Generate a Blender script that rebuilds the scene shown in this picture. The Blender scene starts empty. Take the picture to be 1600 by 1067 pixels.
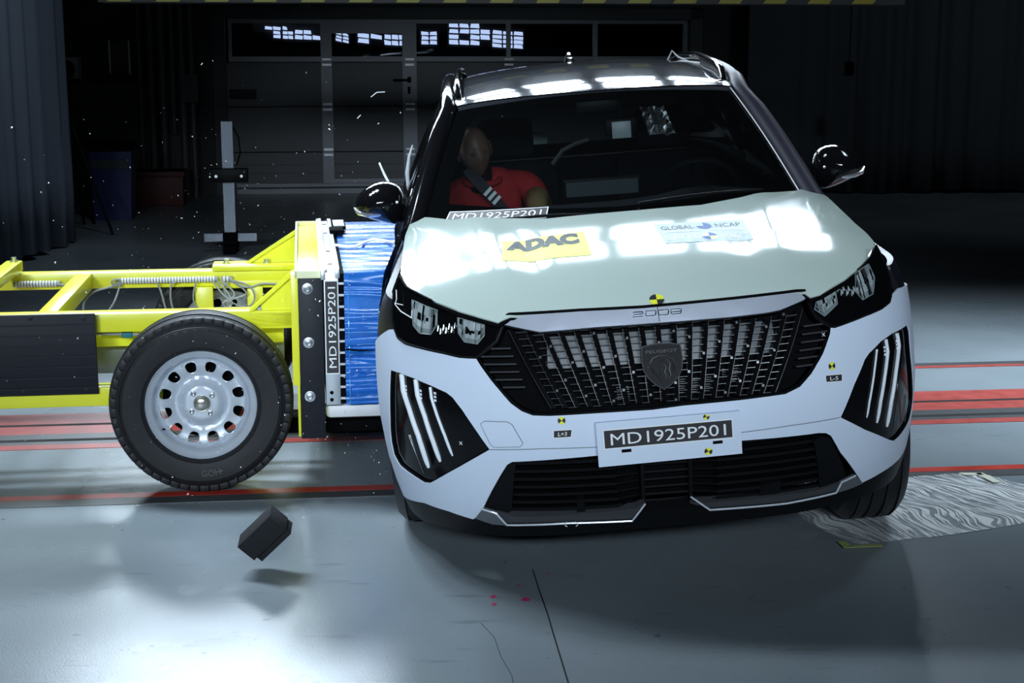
import bpy, bmesh, math, random
from math import sin, cos, pi, radians, sqrt, atan2, hypot
from mathutils import Vector, Matrix, Euler
from mathutils.geometry import delaunay_2d_cdt

S = bpy.context.scene
COL = S.collection
random.seed(7)

# ------------------------------------------------------------------ camera
cam_data = bpy.data.cameras.new('camera')
cam_data.sensor_width = 36.0
cam_data.lens = 2395.0 * 36.0 / 1600.0
cam_data.clip_end = 100
cam = bpy.data.objects.new('camera', cam_data)
COL.objects.link(cam)
cam.location = (0, 0, 1.623)
cam.rotation_euler = (pi / 2 - 0.1888, 0, 0)
S.camera = cam

# ------------------------------------------------------------------ exposure, world, lamps
S.view_settings.view_transform = 'Standard'
S.view_settings.look = 'None'
S.view_settings.gamma = 1.0
S.view_settings.use_curve_mapping = False
S.view_settings.exposure = 0.0
world = bpy.data.worlds.new('hall')
S.world = world
world.use_nodes = True
bg = world.node_tree.nodes['Background']
bg.inputs[0].default_value = (0.55, 0.7, 1.0, 1)
bg.inputs[1].default_value = 0.006

FAC_YAW = 0.115
def fac(a, b, z=0.0):
    """hall axes (a along the rails, b across them) to world"""
    c, s = cos(FAC_YAW), sin(FAC_YAW)
    return Vector((a * c - b * s, a * s + b * c, z))

def area(name, loc, target, sx, sy, power, color=(0.74, 0.88, 1.0), spread=180):
    d = bpy.data.lights.new(name, 'AREA')
    d.shape = 'RECTANGLE'
    d.size, d.size_y = sx, sy
    d.energy = power
    d.color = color
    d.spread = radians(spread)
    o = bpy.data.objects.new(name, d)
    COL.objects.link(o)
    o.location = loc
    v = Vector(target) - Vector(loc)
    o.rotation_euler = v.to_track_quat('-Z', 'Y').to_euler()
    return o

# bank of flood panels hung high at the far end, aimed at the impact point
for r, (yy, zz) in enumerate(((13.7, 3.95), (12.8, 4.62))):
    for k in range(9):
        x = -4.1 + k * 0.84
        if k < 7: area('flood_panel', (x, yy, zz), (x * 0.45 + 0.2, 4.6, 0.5), 0.64, 0.62, 4.6 * (1.7 if x < -0.9 else 1.0), spread=60)
        else: area('flood_panel', (x, yy, zz), (0.95, 5.7, 1.35), 0.64, 0.62, 4.6 * 0.16, spread=22)   # narrow-beam pair at the right end
# bank over the trolley lane
for k in range(3):
    area('overhead_panel', (-4.0 + k * 1.0, 7.2, 5.2), (-1.9 + k * 0.7, 5.6, 0), 0.7, 0.7, 18.0 * 1.35, spread=65)
area('overhead_panel', (3.9, 7.8, 5.2), (2.8, 7.4, 0), 2.0, 2.0, 18.0 * 4.2, spread=52)
# unseen weak lamps added to brighten the curtains and the back wall
area('side_lamp', (-1.6, 9.6, 5.6), (-3.9, 11.4, 1.6), 0.6, 0.6, 5.0, spread=50)
area('side_lamp', (4.5, 9.5, 6.8), (5.5, 17.0, 1.8), 0.8, 0.5, 5.0 * 1.7, spread=70)
# bank on the camera side, lighting the front of the car and the trolley flank
for k in range(3):
    area('front_panel', (-2.4 + k * 2.3, -4.5, 3.6), (-1.5 + k * 1.25, 5.1, 1.0), 1.6, 0.6, 5.4 * 1.66 * (1.4 if k < 1 else 1.0), spread=24)

# ------------------------------------------------------------------ materials
MATS = {}
def mat(name, col, rough=0.5, metal=0.0, spec=0.5, coat=0.0, noise=0.0, nscale=20.0, bump=0.0, bscale=60.0,
        alpha=1.0, emit=None, estr=0.0, rnoise=0.0):
    if name in MATS: return MATS[name]
    m = bpy.data.materials.new(name)
    m.use_nodes = True
    nt = m.node_tree
    b = nt.nodes['Principled BSDF']
    b.inputs['Base Color'].default_value = (*col, 1)
    b.inputs['Roughness'].default_value = rough
    b.inputs['Metallic'].default_value = metal
    b.inputs['Specular IOR Level'].default_value = spec
    b.inputs['Coat Weight'].default_value = coat
    b.inputs['Coat Roughness'].default_value = 0.05
    b.inputs['Alpha'].default_value = alpha
    if emit:
        b.inputs['Emission Color'].default_value = (*emit, 1)
        b.inputs['Emission Strength'].default_value = estr
    if noise or rnoise:
        tc = nt.nodes.new('ShaderNodeTexCoord')
        n = nt.nodes.new('ShaderNodeTexNoise')
        n.inputs['Scale'].default_value = nscale
        n.inputs['Detail'].default_value = 5
        nt.links.new(tc.outputs['Object'], n.inputs['Vector'])
        if noise:
            mx = nt.nodes.new('ShaderNodeMix')
            mx.data_type = 'RGBA'
            mx.inputs[6].default_value = (*[c * (1 - noise) for c in col], 1)
            mx.inputs[7].default_value = (*[min(1, c * (1 + noise)) for c in col], 1)
            nt.links.new(n.outputs['Fac'], mx.inputs[0])
            nt.links.new(mx.outputs[2], b.inputs['Base Color'])
        if rnoise:
            mr = nt.nodes.new('ShaderNodeMapRange')
            mr.inputs[3].default_value = max(0, rough - rnoise)
            mr.inputs[4].default_value = rough + rnoise
            nt.links.new(n.outputs['Fac'], mr.inputs[0])
            nt.links.new(mr.outputs[0], b.inputs['Roughness'])
    if bump:
        tc = nt.nodes.new('ShaderNodeTexCoord')
        n2 = nt.nodes.new('ShaderNodeTexNoise')
        n2.inputs['Scale'].default_value = bscale
        n2.inputs['Detail'].default_value = 6
        nt.links.new(tc.outputs['Object'], n2.inputs['Vector'])
        bp = nt.nodes.new('ShaderNodeBump')
        bp.inputs['Strength'].default_value = bump
        bp.inputs['Distance'].default_value = 0.01
        nt.links.new(n2.outputs['Fac'], bp.inputs['Height'])
        nt.links.new(bp.outputs[0], b.inputs['Normal'])
    MATS[name] = m
    return m

def glass_mat(name, tint, gloss_rough=0.02, ior=1.45, haze=0.0, hazecol=(0.5, 0.55, 0.6)):
    m = bpy.data.materials.new(name)
    m.use_nodes = True
    nt = m.node_tree
    nt.nodes.clear()
    out = nt.nodes.new('ShaderNodeOutputMaterial')
    tr = nt.nodes.new('ShaderNodeBsdfTransparent')
    tr.inputs[0].default_value = (*tint, 1)
    gl = nt.nodes.new('ShaderNodeBsdfGlossy')
    gl.inputs['Roughness'].default_value = gloss_rough
    # Schlick reflectance from the facing angle: the same from both sides of the thin sheet
    lw = nt.nodes.new('ShaderNodeLayerWeight')
    lw.inputs[0].default_value = 0.5
    pw = nt.nodes.new('ShaderNodeMath'); pw.operation = 'POWER'; pw.inputs[1].default_value = 5
    f0 = ((ior - 1) / (ior + 1)) ** 2
    ma = nt.nodes.new('ShaderNodeMath'); ma.operation = 'MULTIPLY_ADD'; ma.inputs[1].default_value = 1 - f0; ma.inputs[2].default_value = f0
    nt.links.new(lw.outputs['Facing'], pw.inputs[0]); nt.links.new(pw.outputs[0], ma.inputs[0])
    mx = nt.nodes.new('ShaderNodeMixShader')
    nt.links.new(ma.outputs[0], mx.inputs[0])
    src = tr
    if haze:
        df = nt.nodes.new('ShaderNodeBsdfDiffuse')
        df.inputs[0].default_value = (*hazecol, 1)
        mh = nt.nodes.new('ShaderNodeMixShader')
        mh.inputs[0].default_value = haze
        nt.links.new(tr.outputs[0], mh.inputs[1])
        nt.links.new(df.outputs[0], mh.inputs[2])
        src = mh
    nt.links.new(src.outputs[0], mx.inputs[1])
    nt.links.new(gl.outputs[0], mx.inputs[2])
    nt.links.new(mx.outputs[0], out.inputs[0])
    MATS[name] = m
    return m

# ------------------------------------------------------------------ mesh helpers
def link(o, parent=None):
    COL.objects.link(o)
    if parent is not None: o.parent = parent
    return o

def mk(name, verts, faces, m, parent=None, ang=40, idx=None, flat=False):
    me = bpy.data.meshes.new(name)
    me.from_pydata([tuple(v) for v in verts], [], faces)
    ms = m if isinstance(m, (list, tuple)) else [m]
    for x in ms: me.materials.append(x)
    if idx:
        for p, i in zip(me.polygons, idx): p.material_index = i
    bm = bmesh.new()
    bm.from_mesh(me)
    bmesh.ops.remove_doubles(bm, verts=bm.verts, dist=1e-5)
    bmesh.ops.recalc_face_normals(bm, faces=bm.faces)
    if not flat:
        for f in bm.faces: f.smooth = True
        lim = radians(ang)
        for e in bm.edges:
            if len(e.link_faces) == 2 and e.calc_face_angle(0) > lim: e.smooth = False
    bm.to_mesh(me)
    bm.free()
    o = bpy.data.objects.new(name, me)
    return link(o, parent)

class MB:
    """collects shapes that become one mesh"""
    def __init__(s): s.v, s.f, s.i, s.cur = [], [], [], 0
    def add(s, verts, faces):
        k = len(s.v)
        s.v += [Vector(v) for v in verts]
        s.f += [tuple(i + k for i in f) for f in faces]
        s.i += [s.cur] * len(faces)
        return s
    def box(s, lo, hi, M=None, bev=0.0):
        lo, hi = Vector(lo), Vector(hi)
        if bev:
            bm = bmesh.new()
            bmesh.ops.create_cube(bm, size=1)
            c, d = (lo + hi) / 2, hi - lo
            for v in bm.verts: v.co = Vector((v.co.x * d.x, v.co.y * d.y, v.co.z * d.z)) + c
            bmesh.ops.bevel(bm, geom=bm.edges[:], offset=bev, segments=2, affect='EDGES', profile=0.5)
            bm.verts.index_update()
            vs = [v.co.copy() for v in bm.verts]
            fs = [[v.index for v in f.verts] for f in bm.faces]
            bm.free()
        else:
            vs = [Vector((x, y, z)) for z in (lo.z, hi.z) for y in (lo.y, hi.y) for x in (lo.x, hi.x)]
            fs = [(0, 2, 3, 1), (4, 5, 7, 6), (0, 1, 5, 4), (2, 6, 7, 3), (0, 4, 6, 2), (1, 3, 7, 5)]
        if M is not None: vs = [M @ v for v in vs]
        return s.add(vs, fs)
    def tube(s, pts, r, n=8, cap=True, closed=False):
        pts = [Vector(p) for p in pts]
        rs = r if isinstance(r, (list, tuple)) else [r] * len(pts)
        vs, fs = [], []
        prev = None
        m = len(pts)
        for i, p in enumerate(pts):
            if closed: t = pts[(i + 1) % m] - pts[i - 1]
            else: t = pts[min(i + 1, m - 1)] - pts[max(i - 1, 0)]
            t.normalize()
            if prev is None:
                a = Vector((0, 0, 1)) if abs(t.z) < 0.9 else Vector((1, 0, 0))
                u = t.cross(a).normalized()
            else:
                u = (prev - t * prev.dot(t)).normalized()
            prev = u
            w = t.cross(u)
            for k in range(n):
                q = 2 * pi * k / n
                vs.append(p + (u * cos(q) + w * sin(q)) * rs[i])
        for i in range(m if closed else m - 1):
            j = (i + 1) % m
            for k in range(n):
                l = (k + 1) % n
                fs.append((i * n + k, i * n + l, j * n + l, j * n + k))
        if cap and not closed:
            fs.append(tuple(range(n - 1, -1, -1)))
            fs.append(tuple((m - 1) * n + k for k in range(n)))
        return s.add(vs, fs)
    def lathe(s, prof, M=None, n=32, closed=False, caps=True):
        """profile of (radius, height) turned about local Z"""
        vs, fs = [], []
        for r, h in prof:
            for k in range(n):
                q = 2 * pi * k / n
                vs.append(Vector((r * cos(q), r * sin(q), h)))
        m = len(prof)
        for i in range(m if closed else m - 1):
            j = (i + 1) % m
            for k in range(n):
                l = (k + 1) % n
                fs.append((i * n + k, i * n + l, j * n + l, j * n + k))
        if not closed and caps:
            if prof[0][0] > 1e-6: fs.append(tuple(range(n - 1, -1, -1)))
            if prof[-1][0] > 1e-6: fs.append(tuple((m - 1) * n + k for k in range(n)))
        if M is not None: vs = [M @ v for v in vs]
        return s.add(vs, fs)
    def prism(s, poly, fn0, fn1):
        """polygon in 2D carried to two 3D outlines and closed"""
        n = len(poly)
        vs = [fn0(*p) for p in poly] + [fn1(*p) for p in poly]
        fs = [tuple(range(n)), tuple(range(2 * n - 1, n - 1, -1))]
        fs += [(i, (i + 1) % n, n + (i + 1) % n, n + i) for i in range(n)]
        return s.add(vs, fs)
    def grid(s, fn, nu, nv):
        vs = [fn(i / nu, j / nv) for j in range(nv + 1) for i in range(nu + 1)]
        w = nu + 1
        fs = [(j * w + i, j * w + i + 1, (j + 1) * w + i + 1, (j + 1) * w + i) for j in range(nv) for i in range(nu)]
        return s.add(vs, fs)
    def build(s, name, m, parent=None, ang=40, flat=False):
        return mk(name, s.v, s.f, m, parent, ang, s.i if isinstance(m, (list, tuple)) else None, flat)

def empty(name, loc=(0, 0, 0), rot=(0, 0, 0), parent=None):
    o = bpy.data.objects.new(name, None)
    o.empty_display_size = 0.2
    link(o, parent)
    o.location = loc
    o.rotation_euler = rot
    return o

def tag(o, label=None, cat=None, group=None, kind=None):
    if label: o['label'] = label
    if cat: o['category'] = cat
    if group: o['group'] = group
    if kind: o['kind'] = kind
    return o

def inside(p, poly):
    x, y = p
    c = False
    n = len(poly)
    j = n - 1
    for i in range(n):
        xi, yi = poly[i]
        xj, yj = poly[j]
        if (yi > y) != (yj > y) and x < (xj - xi) * (y - yi) / (yj - yi) + xi: c = not c
        j = i
    return c

def dens(poly, step, closed=True):
    out = []
    n = len(poly)
    for i in range(n if closed else n - 1):
        a, b = poly[i], poly[(i + 1) % n]
        k = max(1, int(math.ceil(hypot(b[0] - a[0], b[1] - a[1]) / step)))
        for j in range(k): out.append((a[0] + (b[0] - a[0]) * j / k, a[1] + (b[1] - a[1]) * j / k))
    if not closed: out.append(poly[-1])
    return out

def tri2d(outer, holes=(), step=0.05, extra=()):
    outer = dens(outer, step)
    holes = [dens(h, step) for h in holes]
    vs, es = [], []
    for lp in [outer] + holes:
        k = len(vs)
        vs += [Vector(p) for p in lp]
        es += [(k + i, k + (i + 1) % len(lp)) for i in range(len(lp))]
    bd = list(vs)
    x0, x1 = min(p[0] for p in outer), max(p[0] for p in outer)
    y0_, y1 = min(p[1] for p in outer), max(p[1] for p in outer)
    nx, ny = int((x1 - x0) / step) + 1, int((y1 - y0_) / step) + 1
    for j in range(ny):
        for i in range(nx):
            p = (x0 + (i + 0.5 + 0.25 * (j % 2)) * step, y0_ + (j + 0.5) * step)
            if inside(p, outer) and not any(inside(p, h) for h in holes):
                if all((p[0] - q[0]) ** 2 + (p[1] - q[1]) ** 2 > (0.45 * step) ** 2 for q in bd): vs.append(Vector(p))
    vs += [Vector(p) for p in extra]
    r = delaunay_2d_cdt(vs, es, [], 0, 1e-6)
    V, Fc = r[0], r[2]
    F2 = []
    for f in Fc:
        c = (sum(V[i].x for i in f) / 3, sum(V[i].y for i in f) / 3)
        if inside(c, outer) and not any(inside(c, h) for h in holes): F2.append(tuple(f))
    return V, F2

def patch(name, fn, outer, m, parent, off=0.0, thick=0.006, step=0.05, holes=(), ang=50, wob=None, flat=False):
    """sheet of a curved surface fn(a, b, offset) with an outline, holes and a real thickness"""
    V, Fc = tri2d(outer, holes, step)
    w = wob or (lambda a, b: 0.0)
    top = [fn(v.x, v.y, off + w(v.x, v.y)) for v in V]
    if not thick: return mk(name, top, Fc, m, parent, ang, flat=flat)
    bot = [fn(v.x, v.y, off - thick) for v in V]
    n = len(V)
    cnt = {}
    for f in Fc:
        for i in range(3):
            e = (f[i], f[(i + 1) % 3])
            cnt[e] = 1
    faces = [tuple(f) for f in Fc] + [tuple(n + i for i in reversed(f)) for f in Fc]
    for (a, b) in cnt:
        if (b, a) not in cnt: faces.append((b, a, n + a, n + b))
    return mk(name, top + bot, faces, m, parent, ang, flat=flat)

def text2d(s, bold=0.0, res=3):
    """flat lettering: vertices scaled to a cap height of 1, its faces, its width"""
    c = bpy.data.curves.new('lettering', 'FONT')
    c.body = s
    c.size = 1.0
    c.offset = bold
    c.resolution_u = res
    o = bpy.data.objects.new('lettering', c)
    COL.objects.link(o)
    bpy.context.view_layer.update()
    me = bpy.data.meshes.new_from_object(o.evaluated_get(bpy.context.evaluated_depsgraph_get()))
    vs = [(v.co.x, v.co.y) for v in me.vertices]
    fs = [tuple(p.vertices) for p in me.polygons]
    bpy.data.objects.remove(o)
    bpy.data.meshes.remove(me)
    bpy.data.curves.remove(c)
    x0, x1 = min(v[0] for v in vs), max(v[0] for v in vs)
    h = 0.72
    return [((x - x0) / h, y / h) for x, y in vs], fs, (x1 - x0) / h

def lettering(name, s, fn, m, parent, bold=0.0, width=None, height=None, res=3):
    """text placed in a box of width x height, carried by fn(x, y)"""
    vs, fs, w = text2d(s, bold, res)
    sx = (width / w) if width else height
    sy = height if height else sx
    return mk(name, [fn(x * sx, y * sy) for x, y in vs], fs, m, parent, flat=True)
# ------------------------------------------------------------------ palette
M_white = mat('bumper_white_film', (0.67, 0.75, 0.89), rough=0.42, spec=0.35, rnoise=0.05, nscale=8)
M_hood = mat('hood_pale_film', (0.52, 0.61, 0.56), rough=0.09, spec=0.40, rnoise=0.015, nscale=5, bump=0.02, bscale=7)
M_black = mat('gloss_black', (0.005, 0.005, 0.006), rough=0.08, spec=0.30)
M_satin = mat('satin_black_plastic', (0.0065, 0.007, 0.008), rough=0.45, spec=0.09, noise=0.2, nscale=40)
M_matte = mat('matte_black', (0.0032, 0.0032, 0.0038), rough=0.8, spec=0.04, noise=0.2)
M_paint = mat('dark_body_paint', (0.014, 0.014, 0.022), rough=0.38, spec=0.16, noise=0.15, nscale=300)
M_roof = mat('dark_grey_roof_paint', (0.050, 0.053, 0.065), rough=0.07, metal=0.0, spec=0.5, rnoise=0.015, nscale=30)
M_chrome = mat('satin_chrome', (0.62, 0.64, 0.68), rough=0.16, metal=1.0, rnoise=0.04)
M_silver = mat('silver_strip', (0.52, 0.55, 0.64), rough=0.40, metal=0.45, spec=0.5, noise=0.05)
M_refl = mat('reflector_chrome', (0.84, 0.88, 0.90), rough=0.22, metal=0.45, rnoise=0.05, nscale=60)
M_drl = mat('clear_light_guide', (0.84, 0.89, 0.95), rough=0.42, spec=0.5)
M_label = mat('label_black', (0.020, 0.018, 0.022), rough=0.5, noise=0.1)
M_letter = mat('label_white', (0.85, 0.86, 0.88), rough=0.5, noise=0.03)
M_yel = mat('marker_yellow', (0.85, 0.85, 0.04), rough=0.45, noise=0.05)
M_adac = mat('sticker_yellow', (0.86, 0.84, 0.20), rough=0.5, spec=0.06, noise=0.05)
M_stick = mat('sticker_pale', (0.72, 0.82, 0.88), rough=0.5, spec=0.06, noise=0.03)
M_stext = mat('sticker_grey_print', (0.07, 0.08, 0.09), rough=0.5, spec=0.05)
M_blue_s = mat('sticker_blue_print', (0.10, 0.20, 0.48), rough=0.5, spec=0.05)
M_rubber = mat('tyre_rubber', (0.016, 0.0165, 0.019), rough=0.5, spec=0.26, noise=0.35, nscale=35, bump=0.05, bscale=120)
M_steel = mat('painted_steel_rim', (0.52, 0.56, 0.62), rough=0.36, metal=0.30, noise=0.10, nscale=14, rnoise=0.08)
M_bolt = mat('zinc_bolt', (0.55, 0.57, 0.60), rough=0.28, metal=0.9, noise=0.08)
M_tyel = mat('trolley_yellow', (0.80, 0.80, 0.035), rough=0.30, spec=0.5, noise=0.07, nscale=9, rnoise=0.06)
M_trub = mat('ribbed_black_rubber', (0.013, 0.014, 0.020), rough=0.5, spec=0.2, noise=0.3, nscale=60)
M_alu = mat('aluminium', (0.62, 0.66, 0.70), rough=0.36, metal=0.75, noise=0.06, rnoise=0.06)
M_blue = mat('blue_foil', (0.024, 0.17, 0.60), rough=0.28, spec=0.65, noise=0.15, nscale=18, rnoise=0.08, bump=0.12, bscale=25)
M_cable = mat('grey_cable', (0.28, 0.30, 0.30), rough=0.5)
M_wrapw = mat('white_spiral_wrap', (0.80, 0.82, 0.82), rough=0.5)
M_red = mat('red_cloth', (0.34, 0.022, 0.026), rough=0.85, spec=0.2, noise=0.15, nscale=30)
M_skin = mat('dummy_vinyl', (0.15, 0.085, 0.060), rough=0.5, noise=0.08)
M_tan = mat('dummy_arm_vinyl', (0.45, 0.30, 0.14), rough=0.5, noise=0.08)
M_seat = mat('seat_fabric_black', (0.006, 0.006, 0.008), rough=0.9, spec=0.05, noise=0.3, nscale=80)
M_dash = mat('dashboard_grey', (0.018, 0.019, 0.024), rough=0.6, spec=0.15, noise=0.15, nscale=50)
M_belt = mat('belt_webbing', (0.02, 0.022, 0.03), rough=0.8)
M_screen = mat('screen_glass', (0.06, 0.075, 0.08), rough=0.15, spec=0.6)
M_foam = mat('white_plastic', (0.72, 0.72, 0.74), rough=0.5, noise=0.05)
M_wire = mat('white_wire', (0.80, 0.80, 0.80), rough=0.4)
G_wind = glass_mat('windscreen_glass', (0.56, 0.60, 0.60), 0.01, 1.38, haze=0.004)
G_side = glass_mat('tinted_side_glass', (0.10, 0.11, 0.12), 0.02, 1.45)
G_lens = glass_mat('headlamp_lens', (0.90, 0.92, 0.92), 0.01, 1.30)
G_pane = glass_mat('door_pane', (0.75, 0.80, 0.90), 0.02, 1.35)

# ------------------------------------------------------------------ hall
def floor_material():
    m = bpy.data.materials.new('sealed_concrete')
    m.use_nodes = True
    nt = m.node_tree
    b = nt.nodes['Principled BSDF']
    tc = nt.nodes.new('ShaderNodeTexCoord')
    def noise(scale, det, sx=1, sy=1):
        mp = nt.nodes.new('ShaderNodeMapping')
        mp.inputs['Scale'].default_value = (sx, sy, 1)
        nt.links.new(tc.outputs['Object'], mp.inputs[0])
        n = nt.nodes.new('ShaderNodeTexNoise')
        n.inputs['Scale'].default_value = scale
        n.inputs['Detail'].default_value = det
        nt.links.new(mp.outputs[0], n.inputs['Vector'])
        return n
    big = noise(0.9, 6)
    cr = nt.nodes.new('ShaderNodeValToRGB')
    cr.color_ramp.elements[0].position = 0.30
    cr.color_ramp.elements[0].color = (0.190, 0.225, 0.250, 1)
    cr.color_ramp.elements[1].position = 0.72
    cr.color_ramp.elements[1].color = (0.265, 0.305, 0.330, 1)
    nt.links.new(big.outputs['Fac'], cr.inputs[0])
    # dark scuffs drawn out along the lane
    sc = noise(3.0, 7, 1.0, 6.0)
    r2 = nt.nodes.new('ShaderNodeValToRGB')
    r2.color_ramp.elements[0].position = 0.64
    r2.color_ramp.elements[0].color = (1, 1, 1, 1)
    r2.color_ramp.elements[1].position = 0.80
    r2.color_ramp.elements[1].color = (0.5, 0.52, 0.54, 1)
    nt.links.new(sc.outputs['Fac'], r2.inputs[0])
    sp = noise(16.0, 3)
    r3 = nt.nodes.new('ShaderNodeValToRGB')
    r3.color_ramp.elements[0].position = 0.70
    r3.color_ramp.elements[0].color = (1, 1, 1, 1)
    r3.color_ramp.elements[1].position = 0.76
    r3.color_ramp.elements[1].color = (0.55, 0.55, 0.57, 1)
    nt.links.new(sp.outputs['Fac'], r3.inputs[0])
    m1 = nt.nodes.new('ShaderNodeMix'); m1.data_type = 'RGBA'; m1.blend_type = 'MULTIPLY'; m1.inputs[0].default_value = 1
    m2 = nt.nodes.new('ShaderNodeMix'); m2.data_type = 'RGBA'; m2.blend_type = 'MULTIPLY'; m2.inputs[0].default_value = 1
    nt.links.new(cr.outputs[0], m1.inputs[6]); nt.links.new(r2.outputs[0], m1.inputs[7])
    nt.links.new(m1.outputs[2], m2.inputs[6]); nt.links.new(r3.outputs[0], m2.inputs[7])
    nt.links.new(m2.outputs[2], b.inputs['Base Color'])
    mr = nt.nodes.new('ShaderNodeMapRange')
    mr.inputs[3].default_value = 0.20
    mr.inputs[4].default_value = 0.36
    nt.links.new(big.outputs['Fac'], mr.inputs[0])
    nt.links.new(mr.outputs[0], b.inputs['Roughness'])
    b.inputs['Specular IOR Level'].default_value = 0.5
    fine = noise(140, 4)
    bp = nt.nodes.new('ShaderNodeBump')
    bp.inputs['Strength'].default_value = 0.12
    bp.inputs['Distance'].default_value = 0.004
    nt.links.new(fine.outputs['Fac'], bp.inputs['Height'])
    nt.links.new(bp.outputs[0], b.inputs['Normal'])
    return m

def fbox(mb, a0, a1, b0, b1, z0, z1):
    """box given in hall axes"""
    vs = [fac(a, b, z) for z in (z0, z1) for b in (b0, b1) for a in (a0, a1)]
    return mb.add(vs, [(0, 2, 3, 1), (4, 5, 7, 6), (0, 1, 5, 4), (2, 6, 7, 3), (0, 4, 6, 2), (1, 3, 7, 5)])

def struct(o):
    o['kind'] = 'structure'
    return o

M_wall = mat('dark_hall_wall', (0.030, 0.033, 0.036), rough=0.8, noise=0.1, nscale=3)
M_wallp = mat('pale_wall_panel', (0.055, 0.062, 0.066), rough=0.7, noise=0.1, nscale=4)
M_ceil = mat('dark_ceiling', (0.02, 0.02, 0.02), rough=0.9)
M_door = mat('door_panel_grey', (0.075, 0.078, 0.085), rough=0.55, noise=0.06, nscale=6)
M_frame = mat('door_frame_aluminium', (0.16, 0.17, 0.19), rough=0.45, metal=0.2, noise=0.05)
M_hinge = mat('hinge_steel', (0.35, 0.36, 0.38), rough=0.4, metal=0.8)
M_railred = mat('rail_red_paint', (0.50, 0.045, 0.03), rough=0.34, noise=0.35, nscale=9, rnoise=0.1)
M_railred2 = mat('rail_dull_red_paint', (0.36, 0.065, 0.055), rough=0.38, noise=0.30, nscale=14, rnoise=0.1)
M_raildark = mat('rail_dark_steel', (0.085, 0.09, 0.095), rough=0.42, metal=0.3, noise=0.25, nscale=20)
M_slot = mat('rail_slot_black', (0.004, 0.004, 0.004), rough=0.9)
M_curt = mat('grey_curtain_cloth', (0.16, 0.185, 0.24), rough=0.9, spec=0.1, noise=0.06, nscale=30)
M_curtd = mat('dark_curtain_cloth', (0.075, 0.083, 0.092), rough=0.9, spec=0.1, noise=0.06, nscale=30)

mb = MB(); mb.box((-14, -6, -0.3), (14, 22, 0))
floor = struct(mb.build('floor', floor_material(), flat=True))
# expansion joint and hairline crack running towards the camera
mb = MB()
jp = [(0.0655, 4.64), (0.083, 4.45), (0.104, 4.25), (0.118, 4.08), (0.147, 3.75), (0.16, 3.5), (0.2, 3.0)]
for p, q in zip(jp, jp[1:]):
    d = Vector((q[0] - p[0], q[1] - p[1], 0)).normalized(); n = Vector((-d.y, d.x, 0)) * 0.0022
    a, b_ = Vector((*p, 0.0009)), Vector((*q, 0.0009))
    mb.add([a - n, a + n, b_ + n, b_ - n], [(0, 1, 2, 3)])
mb.build('expansion_joint', M_slot, floor, flat=True)
mb = MB()
jp = [(-0.09, 4.18), (-0.05, 4.07), (-0.03, 3.93), (0.0, 3.8), (0.012, 3.6)]
for p, q in zip(jp, jp[1:]):
    d = Vector((q[0] - p[0], q[1] - p[1], 0)).normalized(); n = Vector((-d.y, d.x, 0)) * 0.0011
    a, b_ = Vector((*p, 0.0009)), Vector((*q, 0.0009))
    mb.add([a - n, a + n, b_ + n, b_ - n], [(0, 1, 2, 3)])
mb.build('hairline_crack', M_raildark, floor, flat=True)
M_pink = mat('pink_marker_paint', (0.50, 0.02, 0.12), rough=0.6, noise=0.2)
def splat(cx, cy, r, seed):
    rr = random.Random(seed)
    pts = [(cx + r * (0.7 + 0.5 * rr.random()) * cos(k * pi / 7), cy + r * 1.5 * (0.7 + 0.5 * rr.random()) * sin(k * pi / 7), 0.001) for k in range(14)]
    return mk('paint_spot', pts, [tuple(range(14))], M_pink, floor, flat=True)
for k, (x, y, r) in enumerate(((-0.056, 4.395, 0.009), (-0.053, 4.33, 0.008), (0.041, 4.37, 0.013), (0.022, 4.49, 0.005), (0.022, 4.56, 0.004), (0.115, 4.60, 0.005))):
    splat(x, y, r, k)
# steel guide channels set in the floor, painted red
lanes = [
    (5.590, [(0.055, -0.0, M_railred), (0.0, -0.075, M_raildark)]),
]
def lane(name, strips):
    o = None
    for b0, b1, m in strips:
        q = MB(); fbox(q, -9, 12, b0, b1, -0.01, 0.0022 if m is not M_slot else 0.0026)
        r = q.build(name if o is None else 'channel_edge', m, o, flat=True)
        if o is None: o = struct(r)
    return o
lane('trim_1', [(5.555, 5.615, M_railred), (5.47, 5.552, M_raildark)])
lane('trim_2', [(6.300, 6.375, M_railred2), (6.375, 6.425, M_raildark), (6.425, 6.465, M_slot), (6.465, 6.52, M_raildark)])
lane('trim_3', [(6.555, 6.70, M_railred2), (6.52, 6.555, M_raildark), (6.70, 6.735, M_slot), (6.735, 6.93, M_railred2)])
lane('trim_4', [(7.46, 7.51, M_railred2), (7.51, 7.58, M_raildark)])
mb = MB(); mb.box((-14, -6, 8), (14, 22, 8.2)); struct(mb.build('ceiling', M_ceil, flat=True))
mb = MB(); mb.box((-14.2, -6, 0), (-14, 22, 8)); struct(mb.build('wall_left', M_wall, flat=True))
mb = MB(); mb.box((14, -6, 0), (14.2, 22, 8)); struct(mb.build('wall_right', M_wall, flat=True))
mb = MB(); mb.box((-14, -6.2, 0), (14, -6, 8)); struct(mb.build('wall_front', M_wall, flat=True))
# far wall with the opening of the sectional door
DB = 17.6
mb = MB()
fbox(mb, -12, -1.32, DB, DB + 0.3, 0, 8)
fbox(mb, 4.25, 13, DB, DB + 0.3, 0, 8)
fbox(mb, -1.32, 4.25, DB, DB + 0.3, 2.08, 8)
struct(mb.build('wall_back', M_wall, flat=True))
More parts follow.
